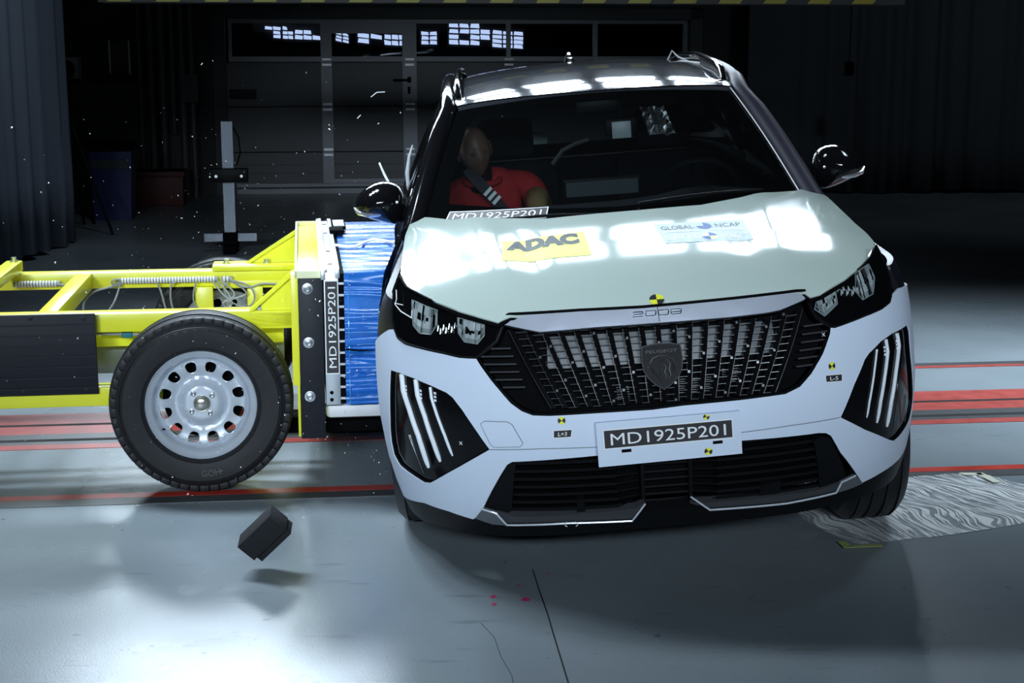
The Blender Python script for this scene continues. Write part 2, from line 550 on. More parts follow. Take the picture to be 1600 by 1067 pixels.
# sectional door
def door_part(name, boxes, m, parent):
    q = MB()
    for bx in boxes: fbox(q, *bx)
    return q.build(name, m, parent, flat=True)
door = struct(door_part('door_1', [(-1.32, 4.25, DB + 0.10, DB + 0.14, 0.0, 0.09), (-1.32, -1.18, DB + 0.02, DB + 0.14, 0, 2.08), (4.10, 4.25, DB + 0.02, DB + 0.14, 0, 2.08), (-1.32, 4.25, DB + 0.02, DB + 0.14, 1.95, 2.08)], M_wallp, None))
zs = [0.09, 0.468, 0.977, 1.474]
for z0, z1 in zip(zs, zs[1:]):
    for a0, a1 in ((-1.18, -0.12), (0.0, 0.79), (0.95, 4.10)):
        q = MB()
        fbox(q, a0, a1, DB + 0.07, DB + 0.11, z0 + 0.006, z1 - 0.006)
        n = 4
        for k in range(1, n):
            zz = z0 + (z1 - z0) * k / n
            fbox(q, a0, a1, DB + 0.066, DB + 0.07, zz - 0.05, zz + 0.05)
        q.build('door_panel', M_door, door, flat=True)
door_part('window_frame', [(-1.145, 4.07, DB + 0.045, DB + 0.10, 1.478, 1.535), (-1.145, 4.07, DB + 0.045, DB + 0.10, 1.90, 1.945), (-1.145, -1.11, DB + 0.045, DB + 0.10, 1.535, 1.90)] + [(a - 0.025, a + 0.025, DB + 0.045, DB + 0.10, 1.535, 1.90) for a in (2.0, 3.0, 4.05)], M_frame, door)
door_part('bottom_rail', [(-1.10, 4.05, DB + 0.03, DB + 0.07, 0.075, 0.115), (-1.10, 4.05, DB + 0.04, DB + 0.07, 0.0, 0.055)], M_frame, door)
wk = door_part('wicket_frame', [(-0.125, 0.0, DB + 0.02, DB + 0.09, 0.12, 1.90), (0.79, 0.95, DB + 0.02, DB + 0.09, 0.12, 1.90), (0.0, 0.79, DB + 0.02, DB + 0.09, 1.79, 1.90), (0.0, 0.79, DB + 0.02, DB + 0.09, 0.12, 0.165), (0.0, 0.79, DB + 0.03, DB + 0.09, 1.478, 1.535)], M_frame, door)
q = MB()
q.tube([fac(0.86, DB + 0.0, 1.275), fac(0.86, DB - 0.05, 1.275), fac(0.68, DB - 0.05, 1.275)], 0.012)
fbox(q, 0.845, 0.885, DB + 0.005, DB + 0.02, 1.245, 1.31); fbox(q, 0.845, 0.875, DB + 0.005, DB + 0.02, 1.12, 1.20)
q.build('door_handle', M_matte, door)
for z in zs[1:]:
    for a in (-0.06, 0.87, 2.0):
        q = MB()
        for dz in (-0.03, 0.03): fbox(q, a - 0.05, a + 0.05, DB + 0.008, DB + 0.02, z + dz - 0.012, z + dz + 0.012)
        q.build('hinge', M_hinge, door, flat=True)
for a0, a1 in ((-1.11, -0.125), (0.0, 0.79), (0.95, 1.975), (2.025, 2.975), (3.025, 4.025)):
    door_part('window_pane', [(a0, a1, DB + 0.07, DB + 0.078, 1.535, 1.90 if a0 != 0.0 else 1.79)], G_pane, door)
# wall beyond the door; added glowing cells make the bright patches in its panes
mb = MB(); fbox(mb, -6, 8, 20.8, 21.0, 0, 8); struct(mb.build('wall_beyond', M_ceil, flat=True))
M_glow = mat('lit_window_glass', (0.5, 0.5, 0.5), rough=0.5, emit=(0.72, 0.82, 1.0), estr=1.2)
M_backing = mat('window_bar_dark', (0.01, 0.01, 0.012), rough=0.6)
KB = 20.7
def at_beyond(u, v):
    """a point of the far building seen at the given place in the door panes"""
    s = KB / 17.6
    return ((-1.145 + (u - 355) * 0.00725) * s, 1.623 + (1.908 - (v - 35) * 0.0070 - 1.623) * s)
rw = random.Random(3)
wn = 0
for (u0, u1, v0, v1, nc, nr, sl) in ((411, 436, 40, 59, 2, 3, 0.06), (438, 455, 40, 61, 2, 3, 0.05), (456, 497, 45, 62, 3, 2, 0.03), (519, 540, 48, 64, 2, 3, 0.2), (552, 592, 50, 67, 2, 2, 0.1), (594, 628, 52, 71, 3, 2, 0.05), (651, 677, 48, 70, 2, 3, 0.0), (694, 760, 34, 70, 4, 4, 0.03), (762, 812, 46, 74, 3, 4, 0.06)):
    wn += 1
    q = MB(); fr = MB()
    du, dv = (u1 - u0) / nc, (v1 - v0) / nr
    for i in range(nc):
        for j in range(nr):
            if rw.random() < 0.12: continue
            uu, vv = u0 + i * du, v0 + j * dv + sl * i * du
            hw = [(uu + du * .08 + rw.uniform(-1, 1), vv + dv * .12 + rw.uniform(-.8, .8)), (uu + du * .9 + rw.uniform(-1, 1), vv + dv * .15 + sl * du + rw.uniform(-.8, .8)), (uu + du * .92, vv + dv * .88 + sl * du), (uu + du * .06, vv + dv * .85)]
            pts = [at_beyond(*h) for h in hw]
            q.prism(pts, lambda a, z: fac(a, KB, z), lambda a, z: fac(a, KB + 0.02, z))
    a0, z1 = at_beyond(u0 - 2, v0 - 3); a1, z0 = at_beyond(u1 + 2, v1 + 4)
    w = struct(q.build('window_%d' % wn, M_glow, None, flat=True))  # glowing cells stand in for bright patches in the panes, no real window
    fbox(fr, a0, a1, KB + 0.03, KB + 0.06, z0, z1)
    fr.build('window_frame', M_backing, w, flat=True)  # dark backing behind the added glowing cells
# cross beam with hazard stripes above the impact area, just inside the top edge of the view
M_beam = mat('dark_gantry_steel', (0.03, 0.03, 0.03), rough=0.6)
mb = MB(); fbox(mb, -1.3, 3.4, 9.02, 9.3, 1.880, 2.10)
gantry = mb.build('gantry_beam', M_beam, flat=True)
tag(gantry, 'dark overhead beam with a yellow and black striped lower edge above the car', 'beam')
q = MB()
for k in range(17):
    a = -1.25 + k * 0.27
    q.prism([(a, 1.882), (a + 0.13, 1.882), (a + 0.16, 1.925), (a + 0.03, 1.925)], lambda x, z: fac(x, 9.019, z), lambda x, z: fac(x, 9.012, z))
q.build('hazard_stripes', mat('hazard_yellow', (0.30, 0.26, 0.03), rough=0.5), gantry, flat=True)

# curtains
def curtain(name, path, z0, z1, amp, per, m, label, seed):
    rr = random.Random(seed)
    pts = [Vector((*p, 0)) for p in path]
    L = [0]
    for a, b in zip(pts, pts[1:]): L.append(L[-1] + (b - a).length)
    n = int(L[-1] / per * 10)
    ph = [rr.uniform(-0.5, 0.5) for _ in range(200)]
    def P(t):
        d = t * L[-1]
        i = 0
        while i < len(L) - 2 and L[i + 1] < d: i += 1
        f = (d - L[i]) / (L[i + 1] - L[i])
        dr = (pts[i + 1] - pts[i]).normalized()
        return pts[i].lerp(pts[i + 1], f), Vector((-dr.y, dr.x, 0)), d
    rows = 14
    def fn(u, v):
        p, nn, d = P(u)
        q = 2 * pi * d / per
        k = amp * (0.8 + 0.5 * sin(d * 1.7 + seed))
        off = k * (sin(q + 0.8 * sin(q * 0.37 + v * 1.2)) + 0.35 * sin(2.3 * q + 1 + v))
        z = z0 + (z1 - z0) * v
        return p + nn * off + Vector((0, 0, z + (0.02 * sin(d * 3) if v == 0 else 0)))
    mb = MB(); mb.grid(fn, n, rows)
    o = mb.build(name, m, None, ang=80)
    md = o.modifiers.new('thickness', 'SOLIDIFY'); md.thickness = 0.006
    tag(o, label, 'curtain')
    return o
w0 = [fac(-2.9, 9.5)[:2], fac(-2.50, 11.2)[:2], fac(-2.33, 12.4)[:2], fac(-2.30, 13.35)[:2]]
curtain('curtain', w0, 0.03, 7.95, 0.07, 0.36, M_curt, 'pale grey pleated curtain hanging down the left edge of the hall', 1)
w1 = [fac(4.62, 17.0)[:2], fac(7.0, 16.8)[:2], fac(10.5, 16.6)[:2]]
curtain('curtain', w1, 0.03, 7.95, 0.06, 0.42, M_curtd, 'dark full-width curtain behind the car on the right of the roller door', 5)

# things standing in the dark at the back left
def thing(name, label, cat, loc=(0, 0, 0), rz=0.0, group=None):
    return tag(empty(name, loc, (0, 0, rz)), label, cat, group)
# aluminium profile stand
st = thing('camera_stand', 'aluminium profile stand with a dark camera box halfway up, on a cross foot', 'stand', fac(-0.85, 12.6), FAC_YAW)
mb = MB(); mb.box((-0.045, -0.045, 0.05), (0.045, 0.045, 1.05)); mb.box((0.018, -0.049, 0.10), (0.026, -0.044, 1.05)); mb.build('upright', mat('profile_aluminium', (0.17, 0.195, 0.235), rough=0.4, metal=0.4, noise=0.05), st, flat=True)
for s in (-1, 1):
    mb = MB(); mb.box((0.06 * s, -0.04, 0.085), (0.21 * s, 0.04, 0.15)) if s > 0 else mb.box((-0.21, -0.04, 0.085), (-0.06, 0.04, 0.15)); mb.build('foot', MATS['profile_aluminium'], st, flat=True)
mb = MB(); mb.box((-0.06, -0.06, 0.0), (0.06, 0.06, 0.16)); mb.box((-0.05, -0.22, 0), (0.05, 0.3, 0.06)); mb.build('base_block', M_matte, st, flat=True)
mb = MB(); mb.box((-0.14, -0.13, 0.57), (0.16, -0.05, 0.68), bev=0.008); cb = mb.build('camera_box', M_satin, st)
for s in (-0.09, 0.11):
    mb = MB(); mb.lathe([(0.012, 0), (0.012, 0.012), (0, 0.012)], Matrix.Translation((s, -0.13, 0.62)) @ Matrix.Rotation(pi / 2, 4, 'X'), 12); mb.build('lens', M_alu, cb)
mb = MB(); mb.tube([(0.05, 0, 1.0), (0.09, -0.02, 0.92), (0.10, -0.02, 0.8), (0.07, -0.05, 0.70)], 0.006); mb.build('cable', M_matte, st)
# small control unit on the door
o = MB(); fbox(o, -1.14, -0.86, 17.50, 17.64, 1.08, 1.17); cu = o.build('door_sensor', M_satin, None); tag(cu, 'small dark sensor box with screws at the left edge of the roller door', 'sensor')
# wall panel behind
mb = MB(); fbox(mb, -3.3, -2.0, 17.50, 17.6, 0.0, 1.25); fbox(mb, -1.85, -1.5, 17.5, 17.6, 0.3, 1.3)
struct(mb.build('trim_5', M_wallp, flat=True))
# sign in a light frame
sg = thing('framed_sign', 'dark framed sign with pale side rails on the back wall above the bin', 'sign', fac(-2.31, 17.45, 1.53), FAC_YAW)
mb = MB(); mb.box((-0.10, -0.01, -0.17), (0.10, 0.02, 0.17)); mb.build('sign_board', mat('sign_dark', (0.04, 0.04, 0.045), rough=0.5), sg, flat=True)
for s in (-1, 1):
    mb = MB(); mb.box((0.105 * s - 0.008, -0.02, -0.18), (0.105 * s + 0.008, 0.02, 0.18)); mb.build('frame_rail', M_letter, sg, flat=True)
for k in (-0.08, 0.05):
    mb = MB(); mb.lathe([(0.075, 0), (0.075, 0.004), (0, 0.004)], Matrix.Translation((0, -0.012, k)) @ Matrix.Rotation(pi / 2, 4, 'X'), 20); mb.build('red_disc', mat('sign_red', (0.10, 0.02, 0.02), rough=0.5), sg)
# service pipes
M_pipe = mat('pale_pipe', (0.075, 0.082, 0.085), rough=0.5, noise=0.06)
for k, (a, r, z0) in enumerate(((-2.09, 0.03, 0.0), (-1.97, 0.043, 0.0), (-1.85, 0.043, 0.0), (-1.74, 0.03, 0.7), (-1.635, 0.043, 0.0), (-1.53, 0.03, 0.0))):
    mb = MB(); p = fac(a, 17.35)
    mb.tube([(p.x, p.y, z0), (p.x, p.y, 4.5)], r, 14); mb.lathe([(r * 1.25, 0), (r * 1.25, 0.05)], Matrix.Translation((p.x, p.y, 0.95)), 14)
    o = mb.build('service_pipe', M_pipe)
    tag(o, ['thin pale pipe leftmost of the pipes on the back wall', 'second pale wall pipe from the left, a thick one', 'third pale wall pipe from the left, a thick one', 'thin pale wall pipe ending above the red crate', 'thick pale wall pipe, second from the roller door', 'thinnest pale wall pipe, nearest the roller door'][k], 'pipe', 'pipes on the back wall')
# meter box
o = MB(); fbox(o, -1.62, -1.46, 17.2, 17.3, 1.05, 1.35); fbox(o, -1.60, -1.48, 17.18, 17.2, 1.10, 1.13); tag(o.build('meter_box', M_wallp), 'pale meter box fixed in front of the wall pipes', 'box')
# blue bin with black lid
bn = thing('waste_bin', 'dark blue bin with a black lid and a pale label by the back wall', 'bin', fac(-2.12, 15.2), FAC_YAW)
M_bin = mat('bin_blue', (0.012, 0.022, 0.13), rough=0.5, noise=0.1)
mb = MB(); mb.add([(-0.17, -0.16, 0), (0.17, -0.16, 0), (0.17, 0.16, 0), (-0.17, 0.16, 0), (-0.2, -0.2, 0.66), (0.2, -0.2, 0.66), (0.2, 0.2, 0.66), (-0.2, 0.2, 0.66)], [(0, 3, 2, 1), (4, 5, 6, 7), (0, 1, 5, 4), (1, 2, 6, 5), (2, 3, 7, 6), (3, 0, 4, 7)]); mb.build('bin_body', M_bin, bn, flat=True)
mb = MB(); mb.box((-0.21, -0.22, 0.66), (0.21, 0.21, 0.74), bev=0.02); mb.build('lid', M_matte, bn)
mb = MB(); mb.box((-0.18, -0.205, 0.50), (0.16, -0.19, 0.58)); mb.build('label_strip', M_wallp, bn, flat=True)
# red crate
cr_ = thing('storage_crate', 'low dark red crate on the floor below the wall pipes', 'crate', fac(-1.88, 16.6), FAC_YAW)
M_cr = mat('crate_red', (0.075, 0.010, 0.010), rough=0.6, noise=0.1)
mb = MB(); mb.box((-0.30, -0.2, 0), (0.30, 0.2, 0.36), bev=0.01); mb.build('crate_body', M_cr, cr_)
mb = MB(); mb.box((-0.32, -0.22, 0.30), (0.32, 0.22, 0.36), bev=0.01); mb.build('rim', M_cr, cr_)
# tripod with a white-fronted camera
tp = thing('camera_tripod', 'dark tripod carrying a pale square camera housing in front of the back wall', 'tripod', fac(-2.33, 14.2), FAC_YAW)
mb = MB(); mb.tube([(0, 0, 0.78), (0, 0, 1.38)], 0.022); mb.build('centre_column', M_satin, tp)
for a in (-0.75, 1.6, 3.7):
    mb = MB(); mb.tube([(0.0, 0, 0.95), (0.50 * cos(a), 0.50 * sin(a), 0.0)], [0.02, 0.012]); mb.build('leg', M_satin, tp)
mb = MB(); mb.box((-0.09, -0.10, 1.36), (0.10, 0.10, 1.55), bev=0.01); hb = mb.build('camera_housing', M_wallp, tp)
mb = MB(); mb.lathe([(0.065, 0), (0.07, 0.05), (0.05, 0.055), (0.045, 0.02), (0, 0.02)], Matrix.Translation((0.01, -0.10, 1.45)) @ Matrix.Rotation(pi / 2, 4, 'X'), 20); mb.build('lens_ring', M_matte, hb)
mb = MB(); mb.box((-0.05, -0.05, 1.55), (0.04, 0.05, 1.64), bev=0.01); mb.build('top_light', M_satin, tp)
# second lower tripod head further left
t2 = thing('equipment_stand', 'low dark equipment stand half behind the grey curtain', 'stand', fac(-2.62, 14.6), FAC_YAW)
mb = MB(); mb.tube([(0, 0, 0.1), (0, 0, 1.15)], 0.025); mb.build('pole', M_satin, t2)
mb = MB(); mb.box((-0.13, -0.1, 1.1), (0.13, 0.1, 1.36), bev=0.02); mb.build('housing', M_satin, t2)
for a in (0.4, 2.5, 4.6):
    mb = MB(); mb.tube([(0.0, 0, 0.6), (0.4 * cos(a), 0.4 * sin(a), 0.0)], 0.014); mb.build('leg', M_satin, t2)
# hanging control pendant
pd = thing('hanging_pendant', 'small black control pendant hanging on a thin cord before the right curtain', 'pendant', fac(5.45, 16.0, 1.43), FAC_YAW)
mb = MB(); mb.tube([(0, 0, 0.05), (0, 0, 6.56)], 0.006, 6); mb.build('cord', M_satin, pd)
mb = MB(); mb.box((-0.045, -0.04, -0.09), (0.045, 0.04, 0.06), bev=0.015); mb.build('handset', M_matte, pd)
# ------------------------------------------------------------------ the car
# Car axes: x across (towards the driver's side), y back from the front bumper, z up. All outlines below are in these
# metres: pairs (s, z) run along the curved front (s = arc length from the centre line), hood pairs are (x, y).
T = {
 'bumper': [(-1.17,0.735),(-0.9522,0.8071),(-0.9066,0.813),(-0.8833,0.7892),(-0.838,0.7762),(-0.7597,0.7692),(-0.6714,0.7599),(-0.6136,0.7506),(-0.5552,0.7487),(-0.5056,0.6845),(-0.4519,0.621),(-0.4203,0.5972),(-0.3884,0.5839),(-0.3399,0.5809),(-0.1856,0.5815),(-0.0344,0.5801),(0.0568,0.5856),(0.2244,0.5881),(0.3632,0.5923),(0.4087,0.6078),(0.4474,0.6401),(0.4914,0.6916),(0.525,0.7447),(0.5332,0.7641),(0.5487,0.761),(0.5952,0.7671),(0.6711,0.777),(0.7549,0.7852),(0.8088,0.796),(0.8249,0.8109),(0.8927,0.8248),(1.17,0.8),(1.17,0.31),(0.995,0.2957),(0.9122,0.2777),(0.7599,0.2653),(0.6682,0.2537),(0.6365,0.2854),(0.552,0.3773),(0.5127,0.4385),(0.4947,0.4502),(0.4704,0.4546),(0.2201,0.4599),(0.0067,0.4552),(-0.212,0.4472),(-0.4672,0.4364),(-0.4836,0.4274),(-0.5022,0.4032),(-0.5921,0.2783),(-0.6317,0.2398),(-0.6446,0.2321),(-0.7395,0.2505),(-0.8562,0.2591),(-1.1026,0.2255),(-1.17,0.3)],
 'drl_l': [(-0.9393,0.6842),(-0.8747,0.6838),(-0.7963,0.6762),(-0.7189,0.66),(-0.6646,0.6439),(-0.6433,0.6307),(-0.6121,0.595),(-0.5728,0.5377),(-0.5328,0.4752),(-0.6406,0.4163),(-0.7588,0.3543),(-0.7875,0.341),(-0.8177,0.338),(-0.8801,0.3525),(-0.9643,0.3671),(-1.0055,0.3947),(-1.0056,0.4361),(-0.9749,0.5221),(-0.9579,0.6042)],
 'drl_r': [(0.9271,0.7065),(0.7884,0.703),(0.7284,0.6917),(0.6671,0.6658),(0.6471,0.651),(0.5983,0.5861),(0.5435,0.4919),(0.6422,0.4345),(0.7729,0.3724),(0.8085,0.36),(0.847,0.364),(0.9596,0.3891),(1.0304,0.4249),(0.9741,0.4999),(0.9432,0.6064),(0.9441,0.6831)],
 'bars_l': [[(-0.8751,0.6798),(-0.8706,0.6287),(-0.8425,0.5739),(-0.8082,0.4934),(-0.7861,0.3896)],[(-0.7997,0.672),(-0.7944,0.6239),(-0.7683,0.5636),(-0.743,0.4856),(-0.7267,0.4181)],[(-0.7351,0.6549),(-0.7321,0.6225),(-0.7136,0.5693),(-0.6899,0.5078),(-0.6718,0.443)]],
 'bars_r': [[(0.8429,0.6964),(0.8504,0.6574),(0.813,0.5837),(0.779,0.4942),(0.7653,0.4145)],[(0.7666,0.6914),(0.771,0.6534),(0.7423,0.5784),(0.7182,0.5075),(0.7065,0.4403)],[(0.7146,0.6699),(0.6991,0.6257),(0.6818,0.5705),(0.6644,0.5144),(0.6557,0.4675)]],
 'thin_l': [[(-0.8669,0.4859),(-0.8426,0.4262),(-0.8205,0.3658)],[(-0.711,0.6415),(-0.7061,0.6247),(-0.6986,0.6062)]],
 'thin_r': [[(0.896,0.6483),(0.8324,0.5268),(0.8172,0.3915)],[(0.9115,0.4856),(0.8961,0.3948)],[(0.9649,0.462),(0.9313,0.39)],[(1.0331,0.4322),(0.9837,0.3872)]],
 'hl_l': [(-0.9134,0.9648),(-0.8542,0.9371),(-0.7961,0.9245),(-0.7089,0.903),(-0.6159,0.8811),(-0.5405,0.863),(-0.4738,0.8474),(-0.4697,0.8402),(-0.4912,0.796),(-0.5552,0.7487),(-0.6136,0.7506),(-0.6714,0.7599),(-0.7597,0.7692),(-0.838,0.7762),(-0.8833,0.7892),(-0.9066,0.813),(-0.924,0.8373),(-0.9305,0.8629),(-0.9374,0.9189),(-0.9265,0.9507)],
 'hl_r': [(0.8386,0.9587),(0.8423,0.9294),(0.8464,0.8886),(0.8395,0.8455),(0.8249,0.8109),(0.8088,0.796),(0.7549,0.7852),(0.6711,0.777),(0.5952,0.7671),(0.5487,0.761),(0.5332,0.7641),(0.5313,0.7662),(0.4904,0.7977),(0.4816,0.8161),(0.4732,0.8443),(0.4843,0.854),(0.5189,0.8583),(0.6231,0.8872),(0.7083,0.9105),(0.7789,0.9328),(0.8243,0.9549)],
 'ref_l': [[(-0.8156,0.9046),(-0.6978,0.8803),(-0.6956,0.8401),(-0.7198,0.8109),(-0.7667,0.8121),(-0.7985,0.8325)],[(-0.6209,0.8618),(-0.5282,0.8418),(-0.5293,0.8115),(-0.551,0.7873),(-0.5944,0.7931),(-0.616,0.8177)],[(-0.6954,0.8358),(-0.6806,0.84),(-0.6281,0.8375),(-0.623,0.8231),(-0.6555,0.8206),(-0.6948,0.8248)]],
 'ref_r': [[(0.6716,0.8976),(0.7466,0.9143),(0.7533,0.8769),(0.7239,0.8324),(0.6722,0.822),(0.6501,0.8492)],[(0.5002,0.8377),(0.5758,0.8722),(0.5711,0.8231),(0.5182,0.7945),(0.4887,0.8181)],[(0.588,0.8699),(0.6529,0.8924),(0.6416,0.8522),(0.6056,0.8363),(0.582,0.8319)]],
 'grille': [(-0.4697,0.842),(-0.4912,0.796),(-0.5552,0.7487),(-0.5056,0.6845),(-0.4519,0.621),(-0.4203,0.5972),(-0.3884,0.5839),(-0.3399,0.5809),(-0.1856,0.5815),(-0.0344,0.5801),(0.0568,0.5856),(0.2244,0.5881),(0.3632,0.5923),(0.4087,0.6078),(0.4474,0.6401),(0.4914,0.6916),(0.525,0.7447),(0.5332,0.7641),(0.4904,0.7977),(0.4816,0.8161),(0.4758,0.8549),(0.3766,0.8268),(0.2197,0.8204),(-0.0446,0.8206),(-0.1859,0.821),(-0.3548,0.8168)],
 'strip': [(-0.4705,0.8442),(-0.4656,0.8549),(-0.4481,0.8618),(-0.3752,0.862),(-0.2318,0.8627),(-0.0412,0.8595),(0.1025,0.8614),(0.2269,0.8632),(0.3478,0.8653),(0.4397,0.8667),(0.4685,0.8647),(0.4759,0.8554),(0.4584,0.8458),(0.3764,0.8255),(0.3391,0.8221),(0.2195,0.819),(0.1219,0.8188),(-0.0454,0.8188),(-0.1867,0.8193),(-0.3548,0.815),(-0.3998,0.8246),(-0.4616,0.8382)],
 'lower': [(-0.5921,0.2783),(-0.5022,0.4032),(-0.4836,0.4274),(-0.4672,0.4364),(-0.212,0.4472),(0.0067,0.4552),(0.2201,0.4599),(0.4704,0.4546),(0.4947,0.4502),(0.5127,0.4385),(0.552,0.3773),(0.6365,0.2854),(0.626,0.2834),(0.5578,0.2448),(0.3802,0.2368),(0.1316,0.2422),(0.0697,0.2608),(-0.0742,0.2507),(-0.1169,0.2228),(-0.3168,0.2281),(-0.5244,0.2218),(-0.5518,0.26)],
 'trim_l': [(-0.5969,0.2773),(-0.5494,0.2646),(-0.5244,0.2218),(-0.3168,0.2281),(-0.1169,0.2228),(-0.0727,0.2812)],
 'trim_r': [(0.0696,0.2934),(0.1316,0.2422),(0.3802,0.2368),(0.5578,0.2448),(0.5697,0.2787),(0.6243,0.2902)],
 'wedge_l': [(-0.5922,0.2776),(-0.5484,0.269),(-0.4923,0.2306),(-0.5232,0.2218)],
 'wedge_l2': [(-0.6317,0.2398),(-0.5922,0.2776),(-0.5485,0.2646),(-0.5259,0.2204),(-0.5751,0.2216)],
 'wedge_r2': [(0.6243,0.2902),(0.6682,0.2537),(0.6062,0.2462),(0.5584,0.2435),(0.5699,0.2776)],
 'lip': [(-1.17,0.295),(-1.1026,0.2255),(-0.8562,0.2591),(-0.7395,0.2505),(-0.6446,0.2321),(-0.6317,0.2398),(-0.5751,0.2216),(-0.5248,0.2205),(-0.317,0.2268),(-0.117,0.2215),(-0.0742,0.2507),(0.0697,0.2608),(0.1318,0.24),(0.3809,0.2342),(0.5589,0.2422),(0.6062,0.2462),(0.6686,0.2525),(0.7604,0.2641),(0.9127,0.2771),(0.9946,0.2947),(1.17,0.3),(1.17,0.2),(0.7393,0.1943),(0.5558,0.1941),(0.4788,0.1906),(0.1502,0.1886),(-0.166,0.1842),(-0.5234,0.1724),(-0.6674,0.1742),(-0.7953,0.1789),(-0.9398,0.1687),(-1.0915,0.1809),(-1.17,0.19)],
 'tow': [(-0.5535,0.5552),(-0.5404,0.5634),(-0.4689,0.562),(-0.4547,0.5541),(-0.4259,0.4963),(-0.4351,0.4851),(-0.5173,0.4827),(-0.5281,0.4928)],
 'seam_l': [(-0.5328,0.4752),(-0.3643,0.4774),(-0.206,0.4744)],
 'seam_r': [(0.2199,0.4857),(0.375,0.4909),(0.5412,0.4923)],
 'marks': [(-0.3049,0.5614),(0.5208,0.6504)],
 'lab_l': [(-0.3327,0.5336),(-0.2737,0.5347),(-0.2792,0.5089),(-0.3344,0.5085)],
 'lab_r': [(0.4938,0.6279),(0.5562,0.6237),(0.5534,0.6007),(0.4947,0.6053)],
 'plate': [(-0.2052,0.5558),(0.2189,0.5568),(0.2204,0.4254),(-0.2027,0.4178)],
 'crossx': [(-0.6253,0.4926),(0.5047,0.7436)],
 'emblem': [(-0.0561,0.7595),(0.0667,0.7598),(0.0622,0.6987),(0.0001,0.6372),(-0.0571,0.7036)],
 'hood': [(-0.7686,1.52),(-0.7738,1.4111),(-0.7833,1.16),(-0.782,0.9262),(-0.7797,0.7284),(-0.7767,0.602),(-0.7496,0.4284),(-0.7147,0.3507),(-0.655,0.2422),(-0.5831,0.1656),(-0.5189,0.1233),(-0.4702,0.0984),(-0.4545,0.1059),(-0.4337,0.1132),(-0.3645,0.1058),(-0.2257,0.0981),(-0.0403,0.0911),(0.0998,0.0935),(0.2209,0.0984),(0.3375,0.1086),(0.4241,0.1193),(0.4502,0.1197),(0.4626,0.104),(0.4933,0.1124),(0.585,0.1805),(0.6543,0.2621),(0.7121,0.3722),(0.7532,0.4843),(0.7708,0.5607),(0.7769,0.6759),(0.7729,0.8254),(0.7835,1.1247),(0.797,1.35),(0.79,1.5),(0.7567,1.5081),(0.6889,1.3819),(0.3824,1.1598),(0.2889,1.0946),(0.0647,1.0655),(-0.2706,1.0527),(-0.6167,1.2553),(-0.7046,1.4141)],
 'adac': [(-0.4353,0.7635),(-0.1576,0.7882),(-0.1544,0.4806),(-0.4441,0.4999)],
 'gncap': [(0.0827,0.8113),(0.3884,0.8203),(0.3773,0.5433),(0.0903,0.5437)],
 'htarget': [(0.0071,0.1237),(-0.0148,0.1247),(0.029,0.1228)],
}

def interp(x, xs, ys):
    if x <= xs[0]: return ys[0]
    for i in range(1, len(xs)):
        if x <= xs[i]: return ys[i - 1] + (ys[i] - ys[i - 1]) * (x - xs[i - 1]) / (xs[i] - xs[i - 1])
    return ys[-1]
ZT = [.10, .18, .25, .35, .50, .60, .70, .80, .88, .95, 1.00, 1.05]
Y0T = [.14, .09, .045, .02, 0.0, .005, .03, .065, .105, .20, .32, .45]
WTB = [.78, .82, .845, .868, .885, .885, .882, .872, .86, .845, .83, .81]
def smooth_tab(xs, ys, n=200, it=60):
    """resampled, softened table so that the surfaces have no kinks"""
    x0, x1 = xs[0], xs[-1]
    X = [x0 + (x1 - x0) * i / n for i in range(n + 1)]
    Y = [interp(x, xs, ys) for x in X]
    for _ in range(it): Y = [Y[0]] + [(Y[i - 1] + 2 * Y[i] + Y[i + 1]) / 4 for i in range(1, n)] + [Y[-1]]
    def f(x):
        t = (x - x0) / (x1 - x0) * n
        if t <= 0: return Y[0]
        if t >= n: return Y[-1]
        i = int(t)
        return Y[i] + (Y[i + 1] - Y[i]) * (t - i)
    return f
f_y0, f_w = smooth_tab(ZT, Y0T), smooth_tab(ZT, WTB)
PP, QQ, YC = 3.0, 2.16, 0.62
ARC = [(0.0, 0.0, 0.0)]
for i in range(1, 2001):
    x = 1 - (1 - i / 2000) ** 2.5
    yy = 1 - max(0.0, 1 - x ** PP) ** (1 / QQ)
    p = ARC[-1]
    ARC.append((p[0] + hypot((x - p[1]) * .885, (yy - p[2]) * YC), x, yy))
SM = ARC[-1][0]
def arc(a):
    lo, hi = 0, 2000
    while hi - lo > 1:
        m = (lo + hi) // 2
        if ARC[m][0] <= a: lo = m
        else: hi = m
    p, q = ARC[lo], ARC[hi]
    f = (a - p[0]) / max(1e-9, q[0] - p[0])
    return p[1] + (q[1] - p[1]) * f, p[2] + (q[2] - p[2]) * f
def front0(s, z):
    a, sg = abs(s), (1 if s >= 0 else -1)
    if a < SM:
        x, yy = arc(a)
        return Vector((sg * x * f_w(z), f_y0(z) + yy * (YC - f_y0(z)), z))
    return Vector((sg * f_w(z), YC + (a - SM), z))
def front(s, z, off=0.0):
    p = front0(s, z)
    if not off: return p
    e = 0.01
    n = (front0(s + e, z) - front0(s - e, z)).cross(front0(s, z + e) - front0(s, z - e)).normalized()
    return p + n * off
HYT = [0, .05, .10, .16, .25, .4, .6, .9, 1.2, 1.5]
HZT = [.775, .832, .872, .904, .936, .967, .998, 1.03, 1.056, 1.074]
f_hz = smooth_tab(HYT, HZT)
for _i in range(1): pass
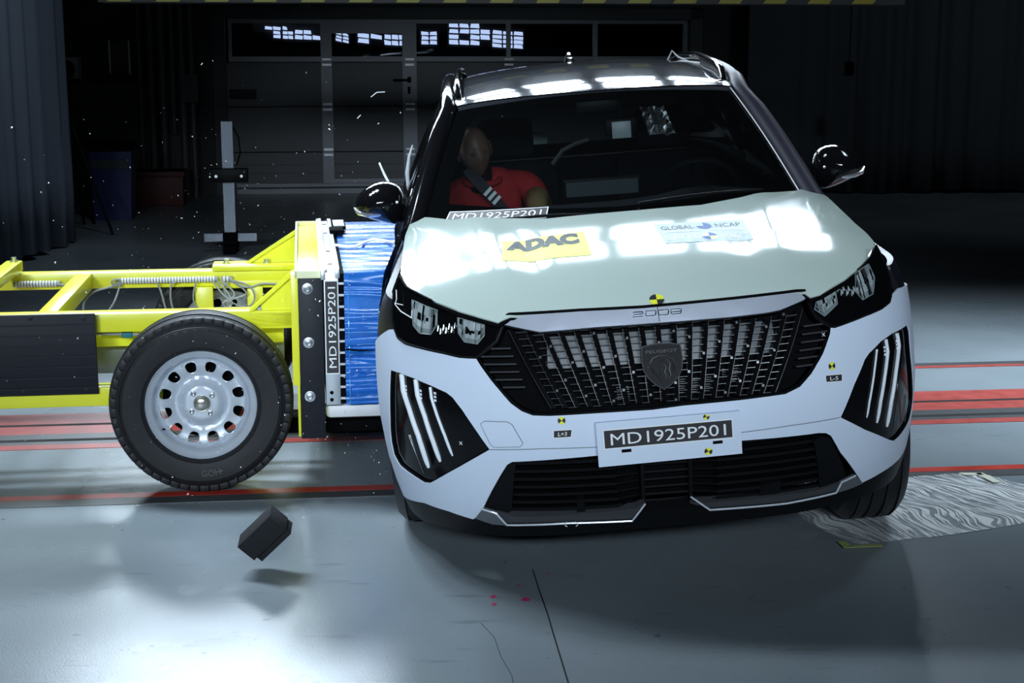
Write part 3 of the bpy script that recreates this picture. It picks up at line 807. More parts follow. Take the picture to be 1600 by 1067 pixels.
def hood0(x, y):
    a = abs(x)
    crease = 0.006 * math.exp(-((a - 0.52 + 0.10 * (1.2 - y)) / 0.05) ** 2) * max(0, min(1, (y - 0.15) / 0.25))
    # two shallow stress dents left by the blow
    dent = -0.010 * math.exp(-(((x + 0.37) - 0.10 * (0.75 - y)) / 0.035) ** 2) * math.exp(-((y - 0.62) / 0.22) ** 2)
    dent += -0.006 * math.exp(-((x - 0.33) / 0.03) ** 2) * math.exp(-((y - 0.52) / 0.12) ** 2)
    return f_hz(y) - .028 * (a / .75) ** 2 - .03 * (a / .82) ** 8 + crease + dent
def hood(x, y, off=0.0):
    e = 0.01
    n = Vector((-(hood0(x + e, y) - hood0(x - e, y)) / (2 * e), -(hood0(x, y + e) - hood0(x, y - e)) / (2 * e), 1)).normalized()
    return Vector((x, y, hood0(x, y))) + n * off
def lerp(a, b, t): return a + (b - a) * t
def wind0(s, t):
    q = 1 - s * s
    return Vector((s * lerp(.715, .572, t), lerp(1.42, 2.05, t) - q * lerp(.30, .07, t), lerp(1.02, 1.402, t) + q * .040 * t + .015 * sin(pi * max(0, min(1, t)))))
def wind(s, t, off=0.0):
    e = 0.01
    n = (wind0(s + e, t) - wind0(s - e, t)).cross(wind0(s, t + e) - wind0(s, t - e)).normalized()
    return wind0(s, t) + n * off
RY = [1.9, 2.0, 2.15, 2.5, 2.8, 3.1, 3.5, 3.8, 4.1]
RZ = [1.415, 1.446, 1.477, 1.514, 1.534, 1.541, 1.538, 1.520, 1.470]
f_rz = smooth_tab(RY, RZ, 160, 14)
def roof0(x, y): return f_rz(y) - .040 * (abs(x) / .6) ** 2 - .012 * (abs(x) / .6) ** 8
def roof(x, y, off=0.0):
    e = 0.02
    n = Vector((-(roof0(x + e, y) - roof0(x - e, y)) / (2 * e), -(roof0(x, y + e) - roof0(x, y - e)) / (2 * e), 1)).normalized()
    return Vector((x, y, roof0(x, y))) + n * off

car = empty('car', (0.491, 4.4006, 0.0055))
car.rotation_mode = 'XYZ'
car.matrix_world = Matrix.Translation((0.491, 4.4006, 0.0055)) @ (Matrix.Rotation(0.022, 4, 'Z') @ Matrix.Rotation(-0.072, 4, 'Y') @ Matrix.Rotation(0.0056, 4, 'X'))
tag(car, 'white-fronted black five-door car struck on its side by the yellow trolley', 'car')

# --- inner body: dark tub and bulkhead behind the skins
mb = MB()
mb.box((-.60, .24, .30), (.60, .50, .80)); mb.box((-.66, .42, .22), (.66, 1.30, .90)); mb.box((-.80, 1.2, .22), (.80, 4.0, .42))
mb.box((-.70, 1.22, .40), (.70, 1.34, .97))
mb.build('inner_body', M_matte, car, flat=True)
# --- front bumper skin with openings for the daytime lights
bumper = patch('front_bumper', front, T['bumper'], M_white, car, 0.0, 0.006, 0.04, holes=(T['drl_l'], T['drl_r']))
def groove(name, pts, parent, r=0.0022, m=M_matte, fn=front, off=0.0):
    mb = MB(); mb.tube([fn(a, b, off) for a, b in dens(pts, 0.03, False)], r, 6); return mb.build(name, m, parent)
tow = patch('tow_cover', front, T['tow'], M_white, bumper, 0.0012, 0.003, 0.03)
mb = MB(); mb.tube([front(a, b, 0.0008) for a, b in dens(T['tow'], 0.02)], 0.0014, 5, closed=True); mb.build('cover_joint', mat('joint_grey', (0.25, 0.28, 0.32), rough=0.6), bumper)
groove('skin_joint', T['seam_l'], bumper, 0.0016, MATS['joint_grey']); groove('skin_joint', T['seam_r'], bumper, 0.0016, MATS['joint_grey'])

# --- hood
hood_out = T['hood']
bonnet = patch('hood', hood, hood_out, M_hood, car, 0.0, 0.014, 0.032, ang=60)
mb = MB()
fr_edge = [p for p in hood_out if p[1] < 0.62]
mb.tube([hood(a, b, -0.012) for a, b in fr_edge], 0.008, 8); mb.build('hood_edge_seal', M_matte, bonnet)
# stickers and marks on the hood
def quad_map(c, fn, off):
    """unit square mapped on a curved surface through four corner points (tl, tr, br, bl)"""
    def f(u, v, o=0.0):
        a = [lerp(lerp(c[3][k], c[2][k], u), lerp(c[0][k], c[1][k], u), v) for k in (0, 1)]
        return fn(a[0], a[1], off + o)
    return f
def sticker(name, c, fn, m, parent, off=0.0012, n=10):
    f = quad_map(c, fn, off)
    mb = MB(); mb.grid(lambda u, v: f(u, v), n, n)
    return mb.build(name, m, parent), f
ad, f = sticker('yellow_sticker', T['adac'], hood, M_adac, bonnet)
ad['label'] = 'yellow sticker lettered ADAC'
lettering('sticker_lettering', 'ADAC', lambda x, y: f(0.05 + x, 0.52 + y, 0.0008), M_stext, ad, bold=0.075, width=0.86, height=0.42)
gs, f = sticker('pale_sticker', T['gncap'], hood, M_stick, bonnet)
gs['label'] = 'pale sticker with two lines of lettering and round marks'
for row, (w1_, w2_) in enumerate((('GLOBAL', 'NCAP'), ('LATIN', 'NCAP'))):
    yb = 0.64 if row == 0 else 0.12
    lettering('sticker_lettering', w1_, lambda x, y: f(0.05 + x, yb + y, 0.0008), MATS['sticker_grey_print'] if row == 0 else mat('sticker_light_print', (0.30, 0.32, 0.36), rough=0.4), gs, bold=0.0, width=0.36, height=0.20)
    lettering('sticker_lettering', w2_, lambda x, y: f(0.66 + x, yb + y, 0.0008), MATS['sticker_grey_print'] if row == 0 else MATS['sticker_light_print'], gs, bold=0.0, width=0.28, height=0.20)
    cx0, cy0 = 0.53, yb + 0.10
    for k in range(4):
        pts = [(cx0, cy0)] + [(cx0 + 0.085 * cos(k * pi / 2 + j * pi / 16), cy0 + 0.16 * sin(k * pi / 2 + j * pi / 16)) for j in range(9)]
        col = M_blue_s if (k % 2 == 0 or row == 0 and k != 1) else (M_stick if row == 0 else M_yel)
        mk('round_mark', [f(a, b, 0.0009) for a, b in pts], [tuple(range(10))], col, gs, flat=True)
line = MB(); line.grid(lambda u, v: f(0.02 + 0.96 * u, 0.49 + 0.025 * v, 0.0009), 8, 1); line.build('sticker_rule', mat('sticker_rule_grey', (0.42, 0.46, 0.5), rough=0.4), gs, flat=True)
def target(name, fn, a, b, ra, rb, parent, off=0.0015, phase=0.0):
    """round four-quadrant crash marker, yellow and black"""
    mb = MB()
    for k in range(4):
        mb.cur = k % 2
        pts = [(a, b)] + [(a + ra * cos(phase + k * pi / 2 + j * pi / 12), b + rb * sin(phase + k * pi / 2 + j * pi / 12)) for j in range(7)]
        mb.add([fn(p, q, off) for p, q in pts], [tuple(range(8))])
    return mb.build(name, [M_yel, M_label], parent, flat=True)
hx, hy = T['htarget'][0]
target('crash_marker', hood, hx, hy, 0.022, 0.022, bonnet, 0.002, 0)
# --- silver strip on the leading edge with the four model numerals
strip = patch('grille_strip', front, T['strip'], M_silver, car, 0.012, 0.02, 0.04)
mb = MB()
for k in range(4):
    s0 = -0.072 + k * 0.0385; z0, w, h, sl = 0.838, 0.029, 0.0125, 0.006
    loop = [(s0, z0 + h * .25), (s0 + sl * .25, z0 + h), (s0 + w + sl * .2, z0 + h), (s0 + w + sl * .5, z0 + h * .8), (s0 + w, z0 + h * .1), (s0 + w * .9, z0), (s0 + w * .1, z0)]
    if k == 0: loop = [(s0, z0 + h * .8), (s0 + sl * .5, z0 + h), (s0 + w + sl * .2, z0 + h), (s0 + w + sl * .3, z0 + h * .7), (s0 + w * .9, z0 + h * .5), (s0 + w * .1, z0 + h * .45), (s0 - .001, z0), (s0 + w, z0)]
    mb.tube([front(a, b, 0.0135) for a, b in loop], 0.0016, 6, closed=(k != 0))
    if k == 3: mb.tube([front(a, b, 0.0135) for a, b in ((s0 + .003, z0 + h * .5), (s0 + w, z0 + h * .5))], 0.0014, 6)
mb.build('model_numerals', M_chrome, strip)
mb = MB(); mb.tube([front(a, b + .0035, .008) for a, b in dens(T['strip'][1:11], .03, False)], .0065, 8); mb.build('shut_gap', M_matte, strip)
groove('centre_line', [(0.006, 0.821), (0.004, 0.860)], strip, 0.0009, M_matte, off=0.0125)
# --- upper grille: backing, shutters, radiator, fanned blades, side fins, badge
grille = patch('upper_grille', front, T['grille'], M_matte, car, -0.045, 0.006, 0.04)
mb = MB(); mb.tube([front(a, b, -0.004) for a, b in dens(T['grille'], 0.03)], 0.006, 6, closed=True)
mb.build('grille_rim', M_black, grille)
mb = MB(); mb.grid(lambda u, v: front(-.34 + .70 * u, .715 + .095 * v, -0.038), 20, 3); mb.build('radiator_shutter', mat('shutter_grey', (0.050, 0.058, 0.068), rough=0.4, noise=0.1, nscale=30), grille)
for s0, s1, z0, z1 in ((.03, .165, .618, .665), (-.135, -.098, .612, .655), (.185, .235, .64, .685)):
    mb = MB(); n = int((z1 - z0) / 0.0065)
    for k in range(n):
        z = z0 + (z1 - z0) * k / n
        mb.tube([front(s0, z, -0.036), front((s0 + s1) / 2, z, -0.036), front(s1, z, -0.036)], 0.0014, 5)
    mb.build('radiator_fins', mat('radiator_aluminium', (0.38, 0.39, 0.40), rough=0.4, metal=0.6), grille)
def fan(k, z):
    st, sb = 0.0505 * k, 0.0505 * k * 0.72
    return lerp(sb, st, (z - 0.60) / 0.245)
def zlim(s):
    lo = 0.592 if abs(s) < .39 else 0.592 + (abs(s) - .39) * 1.3
    hi = 0.815 if abs(s) < .36 else 0.815 + (abs(s) - .36) * 0.25
    return lo, hi
for k in range(-9, 10):
    zz = [0.585 + 0.012 * j for j in range(21)]
    pts = [(fan(k, z), z) for z in zz]
    pts = [p for p in pts if zlim(p[0])[0] <= p[1] <= zlim(p[0])[1]]
    if len(pts) < 2: continue
    mb = MB()
    q = [front(s + d, z, o) for s, z in pts for d, o in ((-.0095, -.030), (-.0085, -.010), (.0085, -.003), (.0095, -.030))]
    fs = []
    for j in range(len(pts) - 1):
        for c in range(4): fs.append((j * 4 + c, j * 4 + (c + 1) % 4, j * 4 + 4 + (c + 1) % 4, j * 4 + 4 + c))
    mb.add(q, fs); bl = mb.build('grille_blade', M_black, grille, ang=30)
    mb = MB(); mb.tube([front(s + (.0085 if k > 0 else -.0085), z, -.0055 if k <= 0 else -.002) for s, z in pts], .0009, 5); mb.build('blade_edge', mat('blade_edge_grey', (.045, .048, .055), rough=.35, spec=.5), bl)  # thin grey tube paints the highlight along the blade
# short cross dashes, staggered from gap to gap
mb = MB(); mt = MB()
for k in range(-9, 9):
    for j in range(12):
        z = 0.597 + 0.0195 * j + (0.0098 if k % 2 else 0.0)
        a, b = fan(k, z) + 0.004, fan(k + 1, z) - 0.004
        lo, hi = zlim((a + b) / 2)
        if not (lo + .004 < z < hi - .004): continue
        mb.add([front(a, z - .0008, -.014), front(b, z - .0008, -.008), front(b, z + .0008, -.008), front(a, z + .0008, -.014), front(a, z - .0008, -.030), front(b, z - .0008, -.030), front(b, z + .0008, -.030), front(a, z + .0008, -.030)],
               [(0, 1, 2, 3), (7, 6, 5, 4), (0, 4, 5, 1), (3, 2, 6, 7), (0, 3, 7, 4), (1, 5, 6, 2)])
        if (j * 2 + k) % 5 == 0:
            c = fan(k, z) if k > 0 else fan(k + 1, z)
            mb.add([front(c - .004, z, -.0015), front(c + .003, z, -.0008), front(c + .003, z + .007, -.0008), front(c - .004, z + .007, -.0015)], [(0, 1, 2, 3)])
mb.build('grille_dashes', mat('grille_dash_grey', (0.07, 0.074, 0.082), rough=0.3, spec=0.5), grille, flat=True)
# dark fins on both grille corners
for sg in (-1, 1):
    mb = MB()
    for j in range(8):
        z = 0.618 + j * 0.0225
        s0 = sg * (0.43 + 0.0 + (z - .60) * 0.46)
        s1 = sg * min(0.545, 0.395 + 0.0 + (z - .585) * 1.05)
        if abs(s1) < abs(s0): s0, s1 = s1, s0
        if abs(s1 - s0) < .01: continue
        s0 = sg * (0.385 + (z - .6) * 0.36)
        mb.tube([front(lerp(s0, s1, t), z, -0.008) for t in (0, .25, .5, .75, 1)], 0.003, 6)
    mb.build('corner_fins', mat('fin_dark_grey', (0.05, 0.052, 0.058), rough=0.3, spec=0.6), grille)
# shield badge with a maned head in relief
badge_c = (0.003, 0.700)
def shield(k, s=1.0):
    pts = [(-.058, .056), (-.03, .061), (0, .063), (.03, .061), (.058, .056), (.061, .02), (.057, -.012), (.044, -.035), (.022, -.055), (0, -.068), (-.022, -.055), (-.044, -.035), (-.057, -.012), (-.061, .02)]
    return [(badge_c[0] + a * s, badge_c[1] + b * s) for a, b in pts]
badge = patch('badge', front, shield(0), mat('badge_black', (0.003, 0.003, 0.004), rough=0.5, spec=0.12), grille, 0.010, 0.02, 0.02)
mb = MB(); mb.tube([front(a, b, 0.010) for a, b in dens(shield(0, .985), .01)], 0.0022, 6, closed=True); mb.build('badge_rim', mat('badge_rim_grey', (0.07, 0.072, 0.08), rough=0.3), badge)
lettering('badge_lettering', 'PEUGEOT', lambda x, y: front(badge_c[0] - .047 + x, badge_c[1] + .036 + y, 0.0115), mat('badge_relief', (0.022, 0.023, 0.026), rough=0.4, spec=0.3), badge, width=0.094, height=0.009)
mb = MB()
for line_ in ([(-.038, .006), (-.028, .022), (-.008, .028), (.014, .026), (.032, .014), (.040, -.004), (.034, -.024)], [(-.038, .006), (-.044, -.002), (-.034, -.006), (-.026, -.010), (-.032, -.016), (-.022, -.022), (-.014, -.034), (-.004, -.046)],
              [(-.020, .010), (-.006, .016), (.006, .012)], [(.012, .018), (.022, .004), (.018, -.012), (.022, -.026), (.014, -.038)], [(.002, .006), (.010, -.006), (.004, -.018), (.008, -.030), (.000, -.040)], [(-.012, -.002), (-.004, -.010), (-.010, -.020), (-.004, -.030)], [(.030, .006), (.032, -.008), (.028, -.018)]):
    mb.tube([front(badge_c[0] + a, badge_c[1] + b, 0.0112) for a, b in line_], [0.0012] + [0.0026] * (len(line_) - 2) + [0.001], 6)
mb.build('lion_head_relief', MATS['badge_relief'], badge)
# --- headlights
for side, key, rk in ((-1, 'hl_l', 'ref_l'), (1, 'hl_r', 'ref_r')):
    hl = patch('headlight', front, T[key], M_black, car, -0.004, 0.03, 0.035)
    mb = MB(); mb.tube([front(a, b, 0.0) for a, b in dens(T[key], .03)], 0.004, 6, closed=True); mb.build('lamp_rim', M_satin, hl)
    for j, poly in enumerate(T[rk]):
        c = (sum(p[0] for p in poly) / len(poly), sum(p[1] for p in poly) / len(poly))
        rr = random.Random(j + 10 * side)
        if j < 2:
            # reflector bowl: upright bright, half-tone and dark facets paint its reflections above a lower rim
            x0, x1 = min(p[0] for p in poly), max(p[0] for p in poly)
            def span(x):
                zs_ = []
                for q in range(len(poly)):
                    (ax, az), (bx, bz) = poly[q], poly[(q + 1) % len(poly)]
                    if min(ax, bx) <= x <= max(ax, bx) and abs(bx - ax) > 1e-9: zs_.append(az + (bz - az) * (x - ax) / (bx - ax))
                return min(zs_), max(zs_)
            mb = MB(); NC = 13
            for q in range(NC):
                xa, xb = lerp(x0 + .0004, x1 - .0004, q / NC), lerp(x0 + .0004, x1 - .0004, (q + 1) / NC)
                (la, ha), (lb, hb_) = span(xa), span(xb)
                cuts = [0, .20, .20 + rr.uniform(.12, .28), .62 + rr.uniform(-.06, .14), 1.0]
                tones = [1, rr.choice((0, 0, 0, 2, 1)), rr.choice((0, 2, 1)), rr.choice((0, 0, 0, 1, 2))]
                t_ = rr.uniform(-.004, .004)
                for c0, c1, tn in zip(cuts, cuts[1:], tones):
                    mb.cur = tn
                    mb.add([front(xa, lerp(la, ha, c0), .003 + t_), front(xb, lerp(lb, hb_, c0), .003 - t_), front(xb, lerp(lb, hb_, c1), .001 - t_), front(xa, lerp(la, ha, c1), .001 + t_)], [(0, 1, 2, 3)])
            rf = mb.build('reflector', [M_refl, mat('reflector_half_tone', (.36, .39, .40), rough=.2, metal=.2), M_black], hl, flat=True)
            mb = MB(); mb.tube([front(p, z, 0.004) for p, z in dens(poly, .012)], 0.0015, 6, closed=True); mb.build('reflector_edge', mat('lens_edge_grey', (0.35, 0.38, 0.38), rough=0.2), rf)
        else:
            mb = MB()
            x0, x1 = min(p[0] for p in poly), max(p[0] for p in poly)
            for q in range(7):
                a = lerp(x0, x1, (q + .5) / 7)
                zc = c[1] + (-.006 if q % 2 else .004) + (a - c[0]) * (-0.15 * side)
                mb.tube([front(a - .004, zc - .008, .002), front(a, zc + .008, .003), front(a + .004, zc - .004, .002)], 0.0022, 5)
            mb.build('lamp_prisms', M_refl, hl)
    lens = patch('lamp_lens', front, [(lerp(a, sum(p[0] for p in T[key]) / len(T[key]), .03), lerp(b, sum(p[1] for p in T[key]) / len(T[key]), .03)) for a, b in T[key]], G_lens, hl, 0.010, 0.002, 0.04)
# --- claw-shaped daytime lights
for key, bars, thin in (('drl_l', 'bars_l', 'thin_l'), ('drl_r', 'bars_r', 'thin_r')):
    o = T[key]
    c = (sum(p[0] for p in o) / len(o), sum(p[1] for p in o) / len(o))
    dl = patch('daytime_light', front, [(lerp(a, c[0], -.03), lerp(b, c[1], -.03)) for a, b in o], M_black, car, -0.012, 0.02, 0.035)
    mb = MB(); mb.tube([front(a, b, -0.006) for a, b in dens(o, .02)], 0.003, 6, closed=True); mb.build('light_bezel', M_satin, dl)
    for j, b in enumerate(T[bars]):
        mb = MB()
        r = (0.0088, 0.0078, 0.0050)[j] if key == 'drl_l' else (0.0066, 0.0058, 0.0036)[j]
        pts = dens(b, 0.02, False)
        mb.tube([front(p[0], p[1], -0.009) for p in pts], [r] * (len(pts) - 2) + [r * .9, r * .5], 10)
        mb.build('light_bar', M_drl, dl)
        # etched module beside the top of each bar
        mb = MB(); sg = 1
        if key == 'drl_r': sg = -1
        if j < 3 and not (key == 'drl_r' and j == 2):
            for q in range(3):
                s0, z0 = b[1][0] + sg * 0.014, b[1][1] + 0.012 - q * 0.011
                mb.add([front(s0 - .005, z0, -.0105), front(s0 + .005, z0 - .001, -.0105), front(s0 + .005, z0 + .006, -.0105), front(s0 - .005, z0 + .007, -.0105)], [(0, 1, 2, 3)])
            mb.build('light_module', M_drl, dl, flat=True)
    for b in T[thin]: groove('edge_line', b, dl, 0.0011, M_chrome, off=-0.010)
# --- lower grille
lg = patch('lower_grille', front, T['lower'], M_matte, car, -0.075, 0.006, 0.04)
for j in range(8):
    z = 0.262 + j * 0.0265
    half = 0.46 - (0.425 - z) * -0.32
    slant = 0.0
    # outer slats bow forward, a raised centre section carries its own short slats
    for (a, b, oa, ob) in ((-half, -0.155, -.022, -.020), (0.155, half, -.020, -.022)):
        q = [front(lerp(a, b, t), z, lerp(oa, ob, t)) for t in [i / 10 for i in range(11)]]
        mb = MB()
        vs = []
        for p in q: vs += [p + Vector((0, 0, .0055)), p + Vector((0, -.004, .001)), p + Vector((0, -.003, -.003)), p + Vector((0, .035, -.002)), p + Vector((0, .035, .004))]
        fs = [(i * 5 + c, i * 5 + (c + 1) % 5, i * 5 + 5 + (c + 1) % 5, i * 5 + 5 + c) for i in range(10) for c in range(5)]
        mb.add(vs, fs + [(0, 1, 2, 3, 4), (54, 53, 52, 51, 50)]); mb.build('grille_slat', M_satin, lg, ang=30)
    for sg in (-1, 1):
        if j < 6:
            mb = MB(); mb.tube([front(sg * .155, z, -.022), front(sg * .085, z - .012, -.055)], 0.0035, 6); mb.build('slat_return', M_satin, lg)
    if j < 6:
        mb = MB(); mb.tube([front(-.075, z - .006, -.045), front(0, z - .006, -.045), front(.075, z - .006, -.045)], 0.0042, 6); mb.build('centre_slat', M_satin, lg)
for sg in (-1, 1):
    mb = MB(); mb.prism([(sg * .082, .245), (sg * .078, .43), (sg * .068, .43), (sg * .070, .245)], lambda a, b: front(a, b, -.02), lambda a, b: front(a, b, -.07)); mb.build('divider', M_satin, lg)
    # dark gusset at the outer ends of the opening
    e = [(0.49, .435), (0.46, .425), (0.50, .265), (0.54, .24), (0.60, .285), (0.52, .425)]
    mb = MB(); patch('end_panel', front, [(sg * a, b) for a, b in e], M_satin, lg, -0.012, 0.02, 0.04)
mb = MB(); mb.prism([(-.29, .245), (-.262, .245), (-.262, .30), (-.285, .30)], lambda a, b: front(a, b, -.012), lambda a, b: front(a, b, -.06)); mb.build('sensor_block', M_satin, lg); mb = MB(); mb.prism([(.36, .26), (.29, .26), (.30, .30), (.36, .305)], lambda a, b: front(a, b, -.014), lambda a, b: front(a, b, -.06)); mb.build('tow_eye_block', M_satin, lg)
for sg, k in ((-1, 'trim_l'), (1, 'trim_r')):
    groove('chrome_trim', T[k], lg, 0.0032, mat('bright_trim', (.72, .76, .84), rough=.25, metal=.25), off=0.004)
    poly = T['wedge_l2'] if sg < 0 else T['wedge_r2']
    patch('silver_wedge', front, poly, mat('wedge_grey', (0.16, 0.17, 0.19), rough=0.35, metal=0.4), lg, 0.004, 0.012, 0.03)
    fl = [(-.5494, .2646), (-.5244, .2218), (-.317, .2275), (-.117, .2228), (-.0727, .281), (-.10, .262), (-.317, .252), (-.49, .248)] if sg < 0 else [(.0697, .2650), (.1318, .243), (.3809, .2372), (.5589, .2452), (.57, .272), (.50, .262), (.3809, .262), (.15, .263)]
    patch('blade_floor', front, fl, mat('lip_blade_grey', (0.05, 0.052, 0.058), rough=0.35), lg, -0.004, 0.03, 0.04)
mb = MB(); 
for sg in (-1, 1): mb.tube([front(-.312 + sg * .014, .234, .006), front(-.312 + sg * .02, .229, .006), front(-.312 + sg * .02, .221, .006), front(-.312 + sg * .014, .217, .006)], 0.0014, 5)
mb.build('bracket_mark', M_letter, lg)
# --- black lower lip
lip = patch('bumper_lip', front, T['lip'], M_satin, car, 0.0, 0.05, 0.04)
# --- number plate and stickers on the bumper
pc = [(-.2070, .5540), (.2190, .5580), (.2204, .4280), (-.2050, .4190)]
plate = patch('number_plate', lambda a, b, o=0: Vector((front(0, b)[0] + a, -0.018 - o + 0.02 * a * a, b)), pc, M_white, car, 0.0, 0.012, 0.06)
def plate_pt(u, v, o=0.0):
    a, b = [lerp(lerp(pc[3][k], pc[2][k], u), lerp(pc[0][k], pc[1][k], u), v) for k in (0, 1)]
    return Vector((a, -0.018 - o + 0.02 * a * a, b))
def label(name, pt, u0, u1, v0, v1, text, parent, rim_u, rim_v, tw, th, bold=0.0, tag_=None):
    mb = MB(); mb.grid(lambda u, v: pt(lerp(u0, u1, u), lerp(v0, v1, v), 0.0008), 6, 2); lw = mb.build(name, M_letter, parent, flat=True)
    if tag_: lw['label'] = tag_
    mb = MB(); mb.grid(lambda u, v: pt(lerp(u0 + rim_u, u1 - rim_u, u), lerp(v0 + rim_v, v1 - rim_v, v), 0.0014), 6, 2); mb.build('label_field', M_label, lw, flat=True)
    uc, vc = (u0 + u1) / 2, (v0 + v1) / 2
    lettering('label_lettering', text, lambda x, y: pt(uc - tw / 2 + x, vc - th / 2 + y, 0.002), M_letter, lw, bold=bold, width=tw, height=th)
    return lw
label('plate_label', plate_pt, .045, .945, .385, .835, 'MD1925P201', plate, .007, .025, .80, .27, 0.0, 'black test code label MD1925P201')
for u in (.165, .80):
    mb = MB(); mb.prism([(u, .285), (u + .068, .285), (u + .068, .355), (u, .355)], lambda a, b: plate_pt(a, b, .001), lambda a, b: plate_pt(a, b, -.004)); mb.build('plate_slot', M_matte, plate, flat=True)
target('crash_marker', plate_pt, .765, .93, .022, .065, plate, .0018, 0.3); target('crash_marker', plate_pt, .765, .13, .028, .085, plate, .0018, 0.5)
for (s0, z0) in T['marks']: target('crash_marker', front, s0, z0, .0115, .0115, bumper, .002, pi / 4)
for c, txt in ((T['lab_l'], 'L+3'), (T['lab_r'], 'L-5')):
    f = quad_map(c, front, 0.0005)
    label('small_label', f, 0, 1, 0, 1, txt, bumper, .05, .10, .46, .46, 0.01, 'small black label reading ' + txt)
for (a, b) in T['crossx']:
    mb = MB()
    for d in (1, -1): mb.tube([front(a - .005, b - .005 * d, .003), front(a + .005, b + .005 * d, .003)], .0011, 5)
    mb.build('cross_mark', M_letter, bumper)

# --- body sides: fenders, doors, quarters
def belt(y): return interp(y, [0.4, 0.9, 1.5, 2.5, 3.6, 4.1], [.955, .985, 1.03, 1.03, 1.07, 1.08])
def side_fn(sg, bulge=0.0):
    def f(a, z, off=0.0):
        p = front(sg * a, z, off)
        t = max(0.0, (z - .80) / .25)
        p.x -= sg * 0.085 * t ** 1.6
        y = p.y
        if y > 3.5: p.x -= sg * 0.16 * ((y - 3.5) / .7) ** 2
        if bulge: p.x += sg * bulge * math.exp(-((y - 2.7) / .5) ** 2)
        return p
    return f
def arch(yc, r):
    return [(SM + (yc + r * cos(q) - YC), .34 + r * sin(q)) for q in [pi * k / 12 for k in range(13)]]
def sy(y): return SM + (y - YC)
AX_F, AX_R, TR = 0.80, 3.405, 0.345
for sg in (-1, 1):
    f = side_fn(sg)
    ar = [p for p in arch(AX_F, .40)]
    outer = [(0.925, .865), (0.945, .890), (sy(.62), .900), (sy(.9), .925), (sy(1.28), .975), (sy(1.28), .30), (sy(AX_F + .40), .30)] + ar + [(sy(AX_F - .40) - 0.0, .50), (1.165, .735), (0.96, .765), (0.94, .80)]
    fd = patch('front_fender', f, outer, M_paint, car, -0.007, 0.02, 0.05)
    outer = [(sy(1.30), .28), (sy(1.30), 1.015), (sy(2.28), 1.03), (sy(2.28), .28)]
    d1 = patch('front_door', f, outer, M_paint, car, 0.0, 0.03, 0.08)
    rd = arch(AX_R, .40)
    outer = [(sy(2.30), .28), (sy(2.30), 1.03), (sy(3.15), 1.05), (sy(3.15), .66), (sy(3.02), .40), (sy(3.0), .28)]
    d2 = patch('rear_door', side_fn(sg, 0.03 if sg < 0 else 0.0), outer, M_paint, car, 0.0, 0.03, 0.08)
    outer = [(sy(3.17), .70), (sy(3.17), 1.05), (sy(4.15), 1.08), (sy(4.2), .7), (sy(4.2), .30), (sy(AX_R + .40), .30)] + [p for p in rd if p[0] < sy(4.0) and p[0] > sy(3.17)]
    d3 = patch('rear_quarter', f, outer, M_paint, car, 0.0, 0.03, 0.08)
    # wheel-arch cladding
    mb = MB(); mb.tube([f(a, z, -0.008) for a, z in arch(AX_F, .395)], 0.007, 8); mb.build('arch_cladding', M_satin, fd)
    mb = MB(); mb.tube([f(a, z, -0.008) for a, z in arch(AX_R, .395)], 0.007, 8); mb.build('arch_cladding', M_satin, d3)
    # greenhouse: glass and pillars above the belt
    def upper(y, t, o=0.0, sg=sg):
        yb = y
        xb = .80 - (0.16 * max(0, (y - 3.3) / .8) ** 2)
        xt = .615 - (0.05 * max(0, (y - 3.3) / .8) ** 2)
        if sg < 0: xb += 0.055 * math.exp(-((y - 2.75) / .42) ** 2) ; xt += 0.015 * math.exp(-((y - 2.75) / .42) ** 2)
        zt = f_rz(max(2.0, y)) - .062
        return Vector((sg * (lerp(xb, xt, t) + .012 * sin(pi * t) + o), y, lerp(belt(y), zt, t)))
    g1 = [(1.62, .04), (2.20, .04), (2.20, .94), (2.06, .94)]
    g2 = [(2.34, .04), (3.10, .04), (3.10, .94), (2.34, .94)]
    g3 = [(3.18, .05), (3.72, .30), (3.62, .88), (3.18, .94)]
    patch('side_glass', lambda a, b, o=0: upper(a, b, o), g1, G_side, d1, 0.0, 0.004, 0.15)
    patch('side_glass', lambda a, b, o=0: upper(a, b, o), g2, G_side, d2, 0.0, 0.004, 0.15)
    patch('side_glass', lambda a, b, o=0: upper(a, b, o), g3, G_side, d3, 0.0, 0.004, 0.15)
    patch('door_frame', lambda a, b, o=0: upper(a, b, o), [(1.50, .0), (2.26, 0), (2.26, 1), (2.02, 1)], M_black, d1, 0.006, 0.02, 0.12, holes=([(1.66, .06), (2.19, .06), (2.19, .92), (2.08, .92)],))
    patch('door_frame', lambda a, b, o=0: upper(a, b, o), [(2.29, 0), (3.14, 0), (3.14, 1), (2.29, 1)], M_black, d2, 0.008, 0.02, 0.12, holes=([(2.36, .06), (3.08, .06), (3.08, .92), (2.36, .92)],))
    patch('rear_pillar', lambda a, b, o=0: upper(a, b, o), [(3.15, 0), (4.12, 0), (4.02, 1), (3.15, 1)], M_black, d3, 0.0, 0.03, 0.12, holes=([(3.22, .08), (3.66, .32), (3.58, .86), (3.22, .9)],))
    # A pillar running into the roof side rail
    pts = []
    for t in [i / 10 for i in range(11)]:
        p = wind(sg * 1.0, lerp(-.10, 1.0, t))
        pts.append(Vector((p.x + sg * .040, p.y + .03, p.z - .012)))
    rail_pts = [Vector((sg * (.615 - (0.05 * max(0, (y - 3.3) / .8) ** 2)), y, roof0(.575, y) + .0)) for y in (2.2, 2.5, 2.9, 3.3, 3.7, 4.05)]
    mb = MB(); mb.tube(pts + rail_pts, [.046] * 9 + [.040, .036] + [.032] * 6, 12); mb.build('roof_pillar', mat('pillar_dark_violet', (.022, .020, .034), rough=.5, spec=.2) if sg > 0 else M_black, car)
